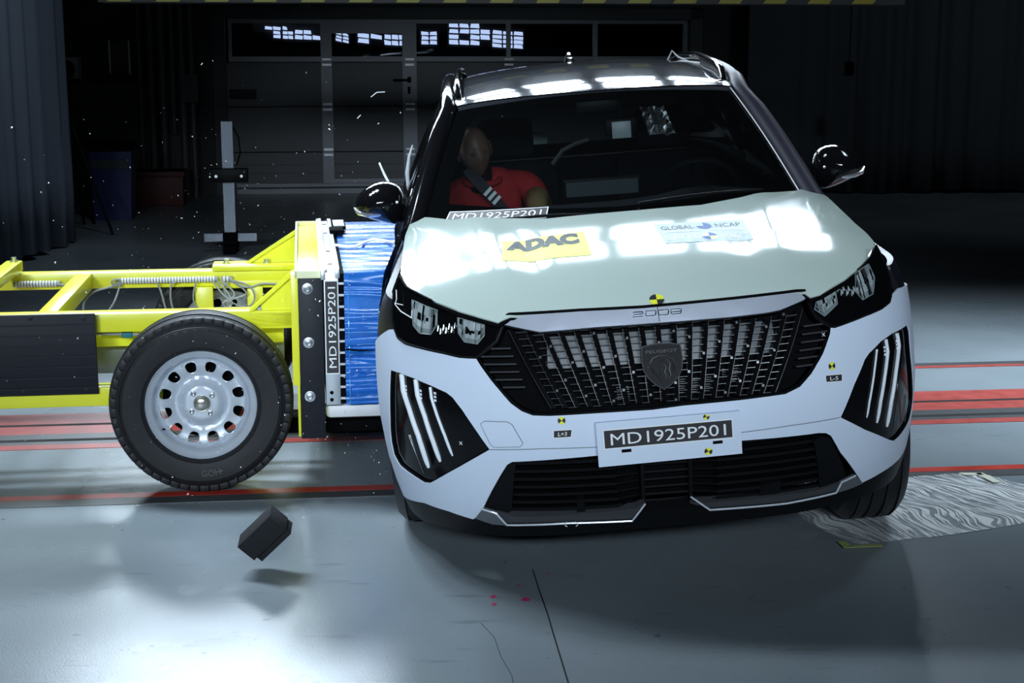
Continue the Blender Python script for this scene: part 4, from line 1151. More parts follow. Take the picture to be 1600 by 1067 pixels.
    # roof rail
    rp = [Vector((sg * .565, 2.22, roof0(.565, 2.22) + .002)), Vector((sg * .57, 2.30, roof0(.57, 2.30) + .030)), Vector((sg * .572, 2.45, roof0(.572, 2.45) + .040)), Vector((sg * .572, 3.0, roof0(.572, 3.0) + .042)), Vector((sg * .56, 3.6, roof0(.56, 3.6) + .040)), Vector((sg * .55, 3.8, roof0(.55, 3.8) + .028)), Vector((sg * .545, 3.88, roof0(.545, 3.88)))]
    mb = MB(); mb.tube(rp, [.012, .016, .017, .015, .015, .014, .010], 10); mb.build('roof_rail', M_black, car)
# bright triangular side marks on the struck fender
f = side_fn(-1)
mb = MB()
for k in range(4):
    a0 = sy(.86) + k * .012
    mb.tube([f(a0, .80 - k * .008, .003), f(a0 + .03, .86 - k * .004, .003)], .0022, 5)
mb.tube([f(a, z, .003) for a, z in ((sy(.82), .79), (sy(.88), .895), (sy(.98), .86), (sy(.93), .76), (sy(.82), .79))], .0014, 5)
mb.build('fender_mark', M_chrome, car)

# --- roof, rear window, tail
ro = [(x, 1.985 + .075 * (x / .57) ** 2) for x in [-.572 + 1.144 * k / 16 for k in range(17)]] + [(.60, 2.4), (.605, 2.9), (.59, 3.4), (.56, 3.9), (.54, 4.05)] + [(-.54, 4.05), (-.56, 3.9), (-.59, 3.4), (-.605, 2.9), (-.60, 2.4)]
roofp = patch('roof', roof, ro, M_roof, car, 0.0, 0.02, 0.07, ang=60)
mb = MB(); mb.tube([roof(x, 1.983 + .075 * (x / .57) ** 2, .001) for x in [-.572 + 1.144 * k / 24 for k in range(25)]], .0035, 6); mb.build('windscreen_trim', M_chrome, roofp)
mb = MB(); mb.add([(-.004, 3.60, 1.515), (.004, 3.60, 1.515), (.004, 3.78, 1.50), (-.004, 3.78, 1.50)], [(0, 1, 2, 3)])
fin = MB()
fp = [(3.56, 0, .026), (3.64, .022, .024), (3.72, .050, .014), (3.745, .062, .007), (3.78, .06, .006), (3.80, .0, .02)]
prof = [(3.56, .0), (3.62, .012), (3.68, .034), (3.73, .060), (3.76, .062), (3.79, .03), (3.80, 0)]
def finw(h): return .013 * (1 - h / .075) + .003
vs = []
for y, h in prof: vs += [Vector((-finw(h), y, roof0(0, y) + h)), Vector((finw(h), y, roof0(0, y) + h))]
fs = [(2 * i, 2 * i + 1, 2 * i + 3, 2 * i + 2) for i in range(6)]
base = len(vs)
for y, h in prof: vs += [Vector((-.028, y, roof0(0, y) - .002)), Vector((.028, y, roof0(0, y) - .002))]
fs += [(2 * i, 2 * i + 2, base + 2 * i + 2, base + 2 * i) for i in range(6)] + [(2 * i + 3, 2 * i + 1, base + 2 * i + 1, base + 2 * i + 3) for i in range(6)]
fin.add(vs, fs); fin.build('roof_aerial', M_black, car, ang=50)
mb = MB(); mb.box((-.55, 4.02, 1.42), (.55, 4.22, 1.455), bev=.012); mb.build('rear_spoiler', M_black, car)
mb = MB(); mb.grid(lambda u, v: Vector((lerp(-.56, .56, u) * (1.16 - .16 * v), lerp(4.26, 4.10, v), lerp(1.06, 1.42, v))), 6, 3); mb.build('rear_window', glass_mat('rear_glass', (.35, .38, .38), 0.02), car)
mb = MB(); mb.grid(lambda u, v: Vector((lerp(-.80, .80, u) * (1 - .10 * abs(v - .4)), 4.25 + .05 * sin(pi * v) - .05 * (2 * u - 1) ** 2, lerp(.30, 1.08, v))), 10, 6); mb.build('tailgate', M_paint, car)

# --- windscreen: black printed border, glass, code label
wout = [(-1, -.04), (1, -.04), (1, .5), (1, .985), (-1, .985), (-1, .5)]
whole = [(-.90, .135), (-.45, .085), (0, .07), (.45, .085), (.91, .105), (.915, .3), (.90, .80), (.86, .90), (.5, .925), (-.5, .925), (-.86, .90), (-.90, .80), (-.915, .3)]
screen = patch('windscreen', wind, wout, G_wind, car, 0.0, 0.0, 0.06, ang=80)
patch('printed_border', wind, wout, mat('printed_black', (.0018, .0018, .002), rough=.9, spec=0.0), screen, -0.004, 0.003, 0.05, holes=(whole,), ang=80)
cl = [(-.880, .070), (-.360, .088), (-.373, .016), (-.895, -.002)]
f = quad_map(cl, wind, 0.001)
label('windscreen_label', f, 0, 1, 0, 1, 'MD1925P201', screen, .012, .07, .88, .58, 0.0, 'white-rimmed code label MD1925P201 inside the foot of the windscreen')
wl = [wind(1.0, t, .004) for t in [i / 12 for i in range(13)]]
mb = MB(); mb.tube([p + Vector((-.008, 0, .004)) for p in wl], .0028, 6); mb.build('white_wire', M_wire, car)
# foil patch behind the glass
rr = random.Random(5)
mb = MB(); mb.grid(lambda u, v: wind(lerp(.275, .445, u), lerp(.585, .845, v), -.016 + rr.uniform(-.006, .006)), 9, 10); mb.build('foil_patch', mat('crumpled_foil', (.55, .58, .60), rough=.22, metal=1.0), screen, flat=True)
# wipers at the foot of the screen
for s0, s1 in ((-.60, -.05), (.10, .78)):
    mb = MB(); mb.tube([wind(lerp(s0, s1, t), (.055 if s0 > 0 else -.005) + .02 * sin(pi * t), .012) for t in [i / 8 for i in range(9)]], .006, 6); mb.build('wiper', M_satin, car)

# --- door mirrors
for sg in (-1, 1):
    prof = [(-.995, 1.070), (-.985, 1.105), (-.955, 1.135), (-.915, 1.158), (-.87, 1.163), (-.825, 1.152), (-.80, 1.125), (-.792, 1.07), (-.80, 1.015), (-.825, .985), (-.87, .995), (-.93, 1.015), (-.975, 1.04)]
    prof = [(abs(a), b) for a, b in prof]
    c = (sum(p[0] for p in prof) / len(prof), sum(p[1] for p in prof) / len(prof))
    n = len(prof)
    vs, fs = [], []
    lay = [(0.0, .0), (.30, -.004), (.62, -.030), (.86, -.062), (.98, -.098), (1.0, -.14), (.96, -.165)]
    for sc, dy in lay[1:]:
        for a, b in prof: vs.append(Vector((sg * lerp(c[0], a, sc), 1.47 - dy - .02 * (a - .8), lerp(c[1], b, sc) + (0.022 if sg > 0 else 0.008))))
    m = len(lay) - 1
    for i in range(m - 1):
        for k in range(n): fs.append((i * n + k, i * n + (k + 1) % n, (i + 1) * n + (k + 1) % n, (i + 1) * n + k))
    fs += [tuple(range(n)), tuple((m - 1) * n + k for k in range(n))]
    mr = mk('door_mirror', vs, fs, M_black, car, ang=70)
    md = mr.modifiers.new('soft', 'SUBSURF'); md.levels = md.render_levels = 1
    dz = 0.022 if sg > 0 else 0.008
    mb = MB(); mb.tube([Vector((sg * x, 1.485 + y, z + dz)) for x, y, z in ((.992, .07, 1.068), (.975, .045, 1.050), (.94, .022, 1.043), (.90, .010, 1.043), (.865, .006, 1.050))], [.004, .009, .010, .009, .004], 8)
    mb.build('turn_signal', mat('signal_lens', (.55, .55, .58), rough=.1, metal=.7), mr)
    mb = MB(); mb.tube([Vector((sg * .82, 1.58, 1.03 + dz)), Vector((sg * .775, 1.60, 1.025 + dz)), Vector((sg * .74, 1.60, 1.02 + dz))], [.035, .028, .03], 8); mb.build('mirror_foot', M_black, mr)
    mb = MB(); mb.lathe([(.006, 0), (.006, .003), (0, .005)], Matrix.Translation((sg * .822, 1.487, 1.085 + dz)) @ Matrix.Rotation(pi / 2, 4, 'X'), 10); mb.build('camera_eye', M_bolt, mr)
# torn window trim standing up behind the struck mirror
mb = MB(); mb.tube([(-.905, 1.92, 1.215), (-.885, 1.86, 1.17), (-.850, 1.75, 1.115), (-.815, 1.66, 1.065), (-.79, 1.60, 1.03)], .0045, 6)
mb.tube([(-.895, 1.92, 1.19), (-.872, 1.85, 1.15), (-.84, 1.75, 1.105), (-.80, 1.65, 1.05)], .003, 6)
mb.tube([(-.79, 1.62, 1.04), (-.775, 1.66, 1.10), (-.77, 1.7, 1.12)], .003, 6)
mb.build('torn_trim', mat('torn_trim_pale', (.70, .72, .74), rough=.35), car)
mb = MB(); mb.tube([(-.792, 2.52, 1.24), (-.812, 2.52, 1.19), (-.826, 2.52, 1.12), (-.828, 2.52, 1.05), (-.815, 2.52, 1.02)], [.003, .006, .009, .008, .004], 8); mb.build('door_seal', MATS['torn_trim_pale'], car)  # white tube added as the curved highlight on the rear door
# broken wires at the headlight corner of the struck side and on the roof
mb = MB(); mb.tube([front(a, z, .010) for a, z in ((-.905, .925), (-.895, .90), (-.90, .885), (-.86, .868), (-.80, .853))], .0018, 6); mb.tube([front(a, z, .012) for a, z in ((-.80, .853), (-.80, .875))], .0018, 6); mb.tube([front(a, z, .012) for a, z in ((-.90, .888), (-.85, .886))], .0016, 6); mb.build('broken_edge', M_wire, car)
mb = MB(); mb.tube([(.465, 3.4, 1.478), (.475, 3.4, 1.515), (.498, 3.4, 1.556), (.52, 3.36, 1.525), (.56, 3.25, 1.50), (.60, 3.0, 1.49)], .0045, 6); mb.tube([(.48, 3.4, 1.492), (.52, 3.3, 1.505), (.56, 3.2, 1.50), (.61, 2.9, 1.49), (.635, 2.6, 1.465), (.65, 2.35, 1.42)], .004, 6); mb.build('roof_wires', M_wire, car)

# --- wheels of the car
def tyre_profile(R, r, w, sh=.03):
    h = w / 2
    return [(r, -h * .80), (r + .012, -h * .92), (lerp(r, R, .45), -h), (R - sh, -h * .97), (R - .010, -h * .80), (R - .002, -h * .6), (R, -h * .3), (R, h * .3), (R - .002, h * .6), (R - .010, h * .80), (R - sh, h * .97), (lerp(r, R, .45), h), (r + .012, h * .92), (r, h * .80)]
def grooved(prof, R):
    """cuts four rain grooves into the tread"""
    i = next(k for k, p in enumerate(prof) if p[0] == R)
    g = []
    for z in (-.066, -.023, .023, .066): g += [(R - .0005, z - .0065), (R - .009, z - .005), (R - .009, z + .005), (R - .0005, z + .0065)]
    return prof[:i - 1] + g + prof[i + 3:]
for sx, yy, dz, steer in ((-1, AX_F, .056, 0.0), (1, AX_F, -.056, 0.0), (-1, AX_R, .056, 0), (1, AX_R, -.056, 0)):
    wh = empty('wheel', (sx * .752, yy, TR + dz), (0, 0, steer), car)
    wh['label'] = 'dark tyre on an alloy rim'
    MX = Matrix.Rotation(pi / 2, 4, 'Y')
    mb = MB(); mb.lathe(grooved(tyre_profile(TR, .215, .215), TR), MX, 64, closed=True)
    mb.build('tyre', M_rubber, wh, ang=25)
    mb = MB(); mb.lathe([(.216, -.085), (.20, -.08), (.19, .02), (.205, .085), (.216, .09)] if sx > 0 else [(.216, -.09), (.205, -.085), (.19, -.02), (.20, .08), (.216, .085)], MX, 36, closed=True)
    for k in range(5):
        q = 2 * pi * k / 5
        mb.box((sx * .055 - .015, -.028, .04), (sx * .055 + .015, .028, .20), Matrix.Rotation(q, 4, 'X'), bev=.006)
    mb.lathe([(.06, -.07), (.06, .07)], MX, 20)
    mb.build('rim', M_steel, wh)

# --- cabin
mb = MB()
dp = [(1.33, .955), (1.50, 1.000), (1.72, 1.012), (1.84, .985), (1.88, .93), (1.84, .60), (1.34, .60)]
n = len(dp)
vs, fs = [], []
for i in range(15):
    x = lerp(-.72, .72, i / 14)
    hump = .035 * math.exp(-((x - .38) / .17) ** 2)
    for j, (y, z) in enumerate(dp): vs.append(Vector((x, y, z + (hump if j in (1, 2, 3) else 0))))
for i in range(14):
    for j in range(n): fs.append((i * n + j, i * n + (j + 1) % n, (i + 1) * n + (j + 1) % n, (i + 1) * n + j))
fs += [tuple(range(n)), tuple(14 * n + j for j in range(n))]
dash = mk('dashboard', vs, fs, M_dash, car, ang=50)
mb = MB(); mb.box((-.155, -.012, -.038), (.155, .012, .038), Matrix.Translation((-.012, 1.79, 1.065)) @ Matrix.Rotation(.25, 4, 'X'), bev=.006); sc = mb.build('display', M_satin, dash)
mb = MB(); mb.box((-.145, -.0135, -.031), (.145, -.012, .031), Matrix.Translation((-.012, 1.79, 1.065)) @ Matrix.Rotation(.25, 4, 'X')); mb.build('display_back', M_screen, sc, flat=True)
sw = empty('steering_wheel', (.40, 2.00, .985), (radians(-62), 0, 0), car)
mb = MB(); mb.tube([(.175 * cos(q), .165 * sin(q), 0) for q in [2 * pi * k / 32 for k in range(32)]], .014, 8, closed=True); mb.build('wheel_ring', M_satin, sw)
mb = MB(); mb.lathe([(.065, -.02), (.07, 0), (.05, .025), (0, .03)], None, 20); mb.box((-.17, -.018, -.006), (.17, .018, .006)); mb.box((-.02, -.16, -.006), (.02, 0, .006)); mb.build('hub', M_satin, sw)
for sx in (-1, 1):
    st_ = empty('seat', (sx * .37, 2.5, .42), (0, 0, 0), car)
    mb = MB(); mb.box((-.25, -.28, .0), (.25, .26, .15), bev=.05); mb.build('cushion', M_seat, st_)
    mb = MB(); mb.box((-.24, -.06, 0), (.24, .06, .62), Matrix.Translation((0, .26, .08)) @ Matrix.Rotation(-.22, 4, 'X'), bev=.045); mb.build('backrest', M_seat, st_)
    mb = MB(); mb.box((-.13, -.045, -.09), (.13, .045, .10), Matrix.Translation((0, .41, .79)) @ Matrix.Rotation(-.12, 4, 'X'), bev=.035); mb.build('headrest', M_seat, st_)
rs = empty('rear_bench', (0, 3.25, .42), (0, 0, 0), car)
mb = MB(); mb.box((-.62, -.30, 0), (.62, .22, .16), bev=.05); mb.build('cushion', M_seat, rs)
mb = MB(); mb.box((-.62, -.06, 0), (.62, .06, .55), Matrix.Translation((0, .26, .1)) @ Matrix.Rotation(-.25, 4, 'X'), bev=.05); mb.build('backrest', M_seat, rs)
mb = MB(); mb.box((-.115, -.012, -.036), (.02, .012, .034), Matrix.Translation((.14, 1.93, 1.29)), bev=.01); im = mb.build('interior_mirror', M_satin, car)
mb = MB(); mb.box((-.060, -.016, -.034), (.018, -.0122, .034), Matrix.Translation((.112, 1.93, 1.278)), bev=.0015); mb.build('mirror_back', mat('mirror_back_grey', (.34, .38, .40), rough=.4), im)
mb = MB(); mb.tube([(.09, 1.93, 1.32), (.09, 1.97, 1.40)], .012); mb.build('mirror_stem', M_satin, im)
mb = MB(); mb.box((-.09, -.05, -.035), (.09, .03, .03), Matrix.Translation((.0, 2.0, 1.385)), bev=.015); mb.build('sensor_housing', M_satin, car)
# bright trims glimpsed behind the seats
mb = MB(); mb.tube([(-.17, 2.62, 1.10), (-.12, 2.62, 1.16), (-.06, 2.62, 1.185), (.0, 2.62, 1.20)], .010, 6); mb.build('grab_handle', M_bolt, car)
mb = MB(); mb.box((-.30, 2.98, 1.17), (-.17, 3.0, 1.225), bev=.006); mb.build('door_pocket_light', mat('pale_teal_trim', (.45, .56, .56), rough=.3), car)

# ------------------------------------------------------------------ crash test dummy in the struck seat
dm = empty('crash_dummy', (0, 0, 0))
dm.matrix_world = car.matrix_world.copy()
tag(dm, 'crash test dummy in a red shirt slumped to its window side behind the windscreen', 'crash dummy')
def skin_chain(name, pts, edges, rad, m, parent, lv=2):
    me = bpy.data.meshes.new(name)
    me.from_pydata([tuple(p) for p in pts], edges, [])
    me.materials.append(m)
    o = bpy.data.objects.new(name, me)
    link(o, parent)
    md = o.modifiers.new('skin', 'SKIN')
    md.use_smooth_shade = True
    for v, r in zip(me.skin_vertices[0].data, rad): v.radius = r if isinstance(r, tuple) else (r, r)
    me.skin_vertices[0].data[0].use_root = True
    s = o.modifiers.new('smooth', 'SUBSURF'); s.levels = s.render_levels = lv
    return o
# body: pelvis, spine, neck, both thighs, shins and arms in one surface
B = [(-.40, 2.50, .60), (-.42, 2.49, .75), (-.45, 2.46, .90), (-.475, 2.42, 1.02), (-.490, 2.36, 1.10),
     (-.28, 2.44, 1.035), (-.245, 2.36, .93), (-.27, 2.22, .985), (-.26, 2.05, .94),
     (-.64, 2.42, .99), (-.69, 2.32, .86), (-.66, 2.15, .80), (-.62, 2.02, .78),
     (-.30, 2.42, .58), (-.27, 2.02, .62), (-.27, 1.86, .36), (-.50, 2.42, .58), (-.50, 2.02, .62), (-.50, 1.86, .36)]
Ed = [(0, 1), (1, 2), (2, 3), (3, 4), (3, 5), (5, 6), (6, 7), (7, 8), (3, 9), (9, 10), (10, 11), (11, 12), (0, 13), (13, 14), (14, 15), (0, 16), (16, 17), (17, 18)]
Rd = [(.16, .12), (.15, .12), (.165, .125), (.13, .10), .055, .075, .058, .048, .036, .075, .058, .046, .036, .085, .06, .045, .085, .06, .045]
body = skin_chain('body', B, Ed, Rd, M_red, dm)
# forearms below the short sleeves
mb = MB(); mb.tube([(-.245, 2.33, .945), (-.262, 2.24, .99), (-.265, 2.14, .965), (-.262, 2.03, .935)], [.053, .052, .045, .036], 12); mb.build('forearm', M_tan, dm)
mb = MB(); mb.tube([(-.69, 2.30, .85), (-.67, 2.17, .81), (-.62, 2.0, .78)], [.053, .048, .036], 12); mb.build('forearm', M_tan, dm)
# head: skull with brow, nose, mouth, chin and ears, dark crown
bm = bmesh.new(); bmesh.ops.create_uvsphere(bm, u_segments=28, v_segments=20, radius=1)
for v in bm.verts:
    x, y, z = v.co
    w = .078 * (1 - .10 * max(0, -z))
    yy = y * .098
    if z < -.1: w *= 1 - .28 * (-z - .1); yy *= 1 - .15 * (-z)
    px, pz = x * w, z * .118
    if y < 0:
        f_ = -y
        yy -= .015 * math.exp(-(x / .17) ** 2 - ((z + .12) / .22) ** 2)          # nose
        yy += .012 * math.exp(-((abs(x) - .36) / .17) ** 2 - ((z - .12) / .13) ** 2)  # eye sockets
        yy -= .006 * math.exp(-(x / .30) ** 2 - ((z + .48) / .07) ** 2)          # lips
        yy += .005 * math.exp(-(x / .34) ** 2 - ((z + .40) / .04) ** 2)
        yy -= .014 * math.exp(-(x / .30) ** 2 - ((z + .85) / .20) ** 2)          # chin
    else: yy *= 1.08
    v.co = Vector((px, yy, pz))
me = bpy.data.meshes.new('head'); bm.to_mesh(me); bm.free()
for p in me.polygons: p.use_smooth = True
me.materials.append(M_skin)
head = bpy.data.objects.new('head', me); link(head, dm)
head.location = (-.516, 2.30, 1.208); head.rotation_euler = (.22, -.16, .22); head.scale = (.90, .92, .95)
for sx in (-1, 1):
    mb = MB(); mb.lathe([(.022, 0), (.026, .006), (.015, .012), (0, .008)], Matrix.Translation((sx * .076, .012, -.005)) @ Matrix.Rotation(sx * pi / 2, 4, 'Y') @ Matrix.Diagonal((1.4, .8, 1, 1)), 14); mb.build('ear', M_skin, head)
    mb = MB(); mb.lathe([(.012, 0), (.008, .005), (0, .006)], Matrix.Translation((sx * .029, -.086, .014)) @ Matrix.Rotation(pi / 2, 4, 'X'), 12); mb.build('eye', mat('dummy_eye_brown', (.07, .04, .03), rough=.6), head)
mb = MB(); mb.tube([(-.500, 2.36, 1.04), (-.502, 2.33, 1.14)], [.058, .052], 14); mb.build('neck', M_satin, dm)
mb = MB(); mb.tube([Vector((-.49, 2.35, 1.075)) + Vector((.075 * cos(q), .06 * sin(q) - .01, .012 * sin(q))) for q in [2 * pi * k / 20 for k in range(20)]], .014, 8, closed=True); mb.build('shirt_collar', M_red, dm)
# seat belt of that seat, with its striped measuring tape
bp_ = [(-.555, 2.33, 1.135), (-.515, 2.30, 1.085), (-.478, 2.28, 1.04), (-.44, 2.285, .99), (-.40, 2.31, .93), (-.33, 2.37, .80), (-.24, 2.45, .66)]
def ribbon(name, pts, w, m, parent, n=1, off=0.0):
    vs, fs = [], []
    P = [Vector(p) + Vector((0, -off, off * .3)) for p in pts]
    for i, p in enumerate(P):
        t = (P[min(i + 1, len(P) - 1)] - P[max(i - 1, 0)]).normalized()
        u = t.cross(Vector((0, -1, .35))).normalized()
        nn = u.cross(t).normalized() * .0015
        vs += [p - u * w / 2 + nn, p + u * w / 2 + nn, p + u * w / 2 - nn, p - u * w / 2 - nn]
    for i in range(len(P) - 1):
        for c in range(4): fs.append((i * 4 + c, i * 4 + (c + 1) % 4, i * 4 + 4 + (c + 1) % 4, i * 4 + 4 + c))
    fs += [(0, 1, 2, 3), tuple(len(P) * 4 - 4 + c for c in (3, 2, 1, 0))]
    return mk(name, vs, fs, m, parent, ang=30)
blt = ribbon('seat_belt', [(a, b - .045, c) for a, b, c in bp_], .048, M_belt, car)
blt['label'] = 'dark seat belt with a striped tape'
p0, p1 = Vector((-.478, 2.232, 1.042)), Vector((-.425, 2.243, .982))
for k in range(3):
    a, b = p0.lerp(p1, k / 3 + .02), p0.lerp(p1, k / 3 + .20)
    ribbon('tape_stripe', [a, b], .046, M_letter, blt, off=.004)
# ------------------------------------------------------------------ the barrier trolley
# Trolley axes: x towards the car, y away from the camera, z up; origin under its near front wheel.
tr = empty('barrier_trolley', (-1.1533, 5.5735, 0), (0, 0, .1355))
tag(tr, 'yellow steel crash trolley with a blue barrier face pressed into the side of the car', 'trolley')
bpy.context.view_layer.update()
def tb(name, boxes, m, bev=0.004, parent=tr, ang=40):
    mb = MB()
    for lo, hi in boxes: mb.box(lo, hi, bev=bev)
    return mb.build(name, m, parent, ang)
fr = tb('frame', [((-2.3, .14, .575), (.34, .24, .645)), ((-2.3, 1.24, .575), (.34, 1.34, .645)), ((-.615, .24, .575), (-.545, 1.24, .645)), ((.17, .14, .58), (.36, .24, .64))], M_tyel)
tb('cross_member', [((-.92, .22, .655), (-.85, 1.30, .70))], M_tyel)
tb('lower_rail', [((-2.3, .105, .300), (.05, .19, .372)), ((-1.6, .30, .49), (.30, .38, .548))], M_tyel)
tb('far_bracket', [((-.02, 1.215, .646), (.36, 1.37, .672)), ((-.10, 1.22, .36), (-.02, 1.245, .575)), ((.13, 1.22, .36), (.20, 1.245, .575)), ((-.03, 1.30, .36), (.14, 1.33, .46)), ((-.02, 1.238, .565), (.30, 1.25, .60))], M_tyel)
tb('belly_panel', [((-2.0, .42, .36), (.30, .44, .49))], mat('belly_grey', (.22, .24, .26), rough=.4, metal=.3, noise=.1))
for x, y, z in ((.04, 1.29, .672), (.22, 1.27, .672), (.215, .165, .645), (-.88, 1.26, .70)):
    mb = MB(); mb.lathe([(.018, 0), (.018, .006), (.012, .006), (.012, .020), (0, .020)], Matrix.Translation((x, y, z)), 6 if y < .5 else 12); mb.build('bolt', M_bolt, tr)
sp = tb('side_panel', [((-2.4, .085, .352), (-.388, .102, .657))], M_trub, .003)
mb = MB()
for k in range(7): mb.box((-2.4, .081, .375 + k * .040), (-.389, .086, .380 + k * .040))
mb.build('panel_ribs', M_trub, sp, flat=True)
for x, z in ((-.43, .64), (-.62, .645), (-.78, .64), (-.43, .37), (-.66, .37), (-.85, .37)):
    mb = MB(); mb.lathe([(.009, 0), (.009, .003), (0, .005)], Matrix.Translation((x, .085, z)) @ Matrix.Rotation(pi / 2, 4, 'X'), 10); mb.build('rivet', M_trub, sp)
# upright wall carrying the barrier
wall = tb('upright_wall', [((.352, -.086, .205), (.362, 1.58, .820)), ((.440, -.086, .205), (.451, 1.58, .820)), ((.352, -.086, .790), (.451, 1.58, .808)), ((.352, 1.565, .205), (.451, 1.58, .820))], M_tyel, .002)
tb('wall_rim', [((.352, -.088, .800), (.451, -.080, .826)), ((.352, 1.56, .808), (.451, 1.575, .826)), ((.352, -.088, .806), (.360, 1.57, .826)), ((.445, -.088, .806), (.452, 1.57, .826))], mat('worn_yellow_edge', (.85, .86, .55), rough=.35), 0, wall)
rp = tb('rubber_end_plate', [((.363, -.102, .200), (.452, -.088, .800))], M_trub, .002, wall)
for z in (.763, .563, .361):
    mb = MB()
    MX = Matrix.Translation((.397, -.102, z)) @ Matrix.Rotation(pi / 2, 4, 'X')
    mb.lathe([(.020, 0), (.020, .004), (.014, .005), (.014, .005)], MX, 20); mb.lathe([(.0125, .005), (.0125, .016), (.0075, .018), (.0075, .012), (0, .012)], MX, 12)
    mb.build('end_bolt', M_bolt, rp)
tb('edge_strip', [((.336, -.088, .40), (.363, .02, .815))], M_tyel, .002, wall)
for y0, pts in ((.155, [(.175, .644), (.352, .800), (.352, .644)]), (1.30, [(.13, .672), (.352, .815), (.352, .672)])):
    mb = MB(); mb.prism(pts, lambda a, b: Vector((a, y0, b)), lambda a, b: Vector((a, y0 + .016, b))); mb.prism([(p[0], p[1]) for p in (pts[0], pts[1], (pts[1][0], pts[1][1] - .014), (pts[0][0] + .014, pts[0][1]))], lambda a, b: Vector((a, y0 - .025, b)), lambda a, b: Vector((a, y0 + .04, b))); mb.build('gusset', M_tyel, tr, flat=True)
# aluminium mount, label, vent comb
mt_ = tb('barrier_mount', [((.456, -.100, .325), (.510, 1.60, .822))], M_alu, .002)
tb('mount_flange', [((.446, -.112, .795), (.462, 1.61, .832)), ((.456, -.106, .822), (.470, 1.60, .836)), ((.498, -.104, .800), (.515, 1.60, .834))], M_alu, .002, mt_)
mb = MB()
for y in (.10, .48, 1.1, 1.45): mb.box((.475, y, .8225), (.492, y + .02, .8235))
for z in (.345, .372): mb.lathe([(.007, 0), (.007, .0012), (0, .0012)], Matrix.Translation((.477, -.1005, z)) @ Matrix.Rotation(pi / 2, 4, 'X'), 12)
mb.build('mount_holes', M_matte, mt_)
def lab_pt(u, v, o=0.0): return Vector((.458 + .050 * (1 - v), -.1015 - o, .442 + .350 * u))
label('mount_label', lab_pt, 0, 1, 0, 1, 'MD1925P201', mt_, .012, .06, .86, .56, 0.0, 'black code label with MD1925P201 reading upwards')
mb = MB(); mb.box((.510, -.09, .33), (.529, 1.58, .815))
vc = mb.build('vent_plate', M_matte, tr, flat=True)
mb = MB()
for k in range(11):
    mb = MB(); mb.box((.510, -.098, .345 + k * .043), (.529, -.088, .353 + k * .043)); mb.build('vent_tooth', M_alu, vc, flat=True)
# crushed blue honeycomb: a block whose front follows the dented flank
ciw = car.matrix_world.inverted()
tmw = Matrix.Translation((-1.1533, 5.5735, 0)) @ Matrix.Rotation(.1355, 4, 'Z')
def flank(y, z):
    """how far the barrier reaches before it meets the side of the car"""
    lo, hi = .50, 1.2
    for _ in range(30):
        m = (lo + hi) / 2
        p = ciw @ (tmw @ Vector((m, y, z)))
        lim = -f_w(max(.1, p.z)) + .055 * max(0, (p.z - .80) / .25) ** 2 - .012
        if p.y > 2.0: lim -= .035 * math.exp(-((p.y - 2.7) / .5) ** 2)
        if p.x > lim: hi = m
        else: lo = m
    return lo
rr = random.Random(11)
wr = [(rr.uniform(.327, .82), rr.uniform(.004, .012), rr.uniform(.005, .015), rr.uniform(-.02, .05), rr.uniform(0, 6)) for _ in range(34)]
def wrinkle(x, z, ph=0.0):
    s = 0
    for zc, wd, am, sl, q in wr:
        d = (z - zc - sl * (x - .6) - .004 * sin(18 * x + q + ph)) / wd
        s += am * math.exp(-d * d)
    return s
NX, NY, NZ = 26, 40, 70
Z0, Z1 = .326, .818
mb = MB()
def near_face(u, v):
    z = lerp(Z0, Z1, v); x1 = flank(-.1, z) - .004
    x = lerp(.530, x1, u)
    bl = .035 * sin(pi * v) * u * u
    return Vector((x, -.095 - bl * .2 + wrinkle(x, z) * (-1 if True else 1) + .008, z))
def far_face(u, v):
    z = lerp(Z0, Z1, v); x1 = flank(1.58, z) - .004
    return Vector((lerp(.530, x1, u), 1.58, z))
def top_face(u, v):
    y = lerp(-.095, 1.58, v); x1 = flank(y, Z1) - .004 - .03 * max(0, v - .55) ** 2
    x = lerp(.530, x1, u)
    k = sin(y * 47 + .9 * sin(x * 14)) + .6 * sin(y * 83 + 1.2 * sin(x * 9 + y * 3) + 1)
    e = min(1, 10 * v, 10 * (1 - v)) * min(1, 8 * u + .2)
    return Vector((x, y + .006 * wrinkle(x, .55), Z1 + .0028 * k * e))
def front_face(u, v):
    y, z = lerp(-.095, 1.58, u), lerp(Z0, Z1, v)
    return Vector((flank(y, z) - .004, y, z))
def bottom_face(u, v):
    y = lerp(-.095, 1.58, v)
    return Vector((lerp(.530, flank(y, Z0) - .004, u), y, Z0 + .004 * sin(y * 40)))
mb.grid(near_face, NX, NZ * 2); mb.grid(far_face, 8, 8); mb.grid(top_face, 14, 90); mb.grid(front_face, 30, 12); mb.grid(bottom_face, 10, 30)
foam = mb.build('barrier_face', M_blue, tr, ang=70)
foam['label'] = 'crumpled blue honeycomb block'
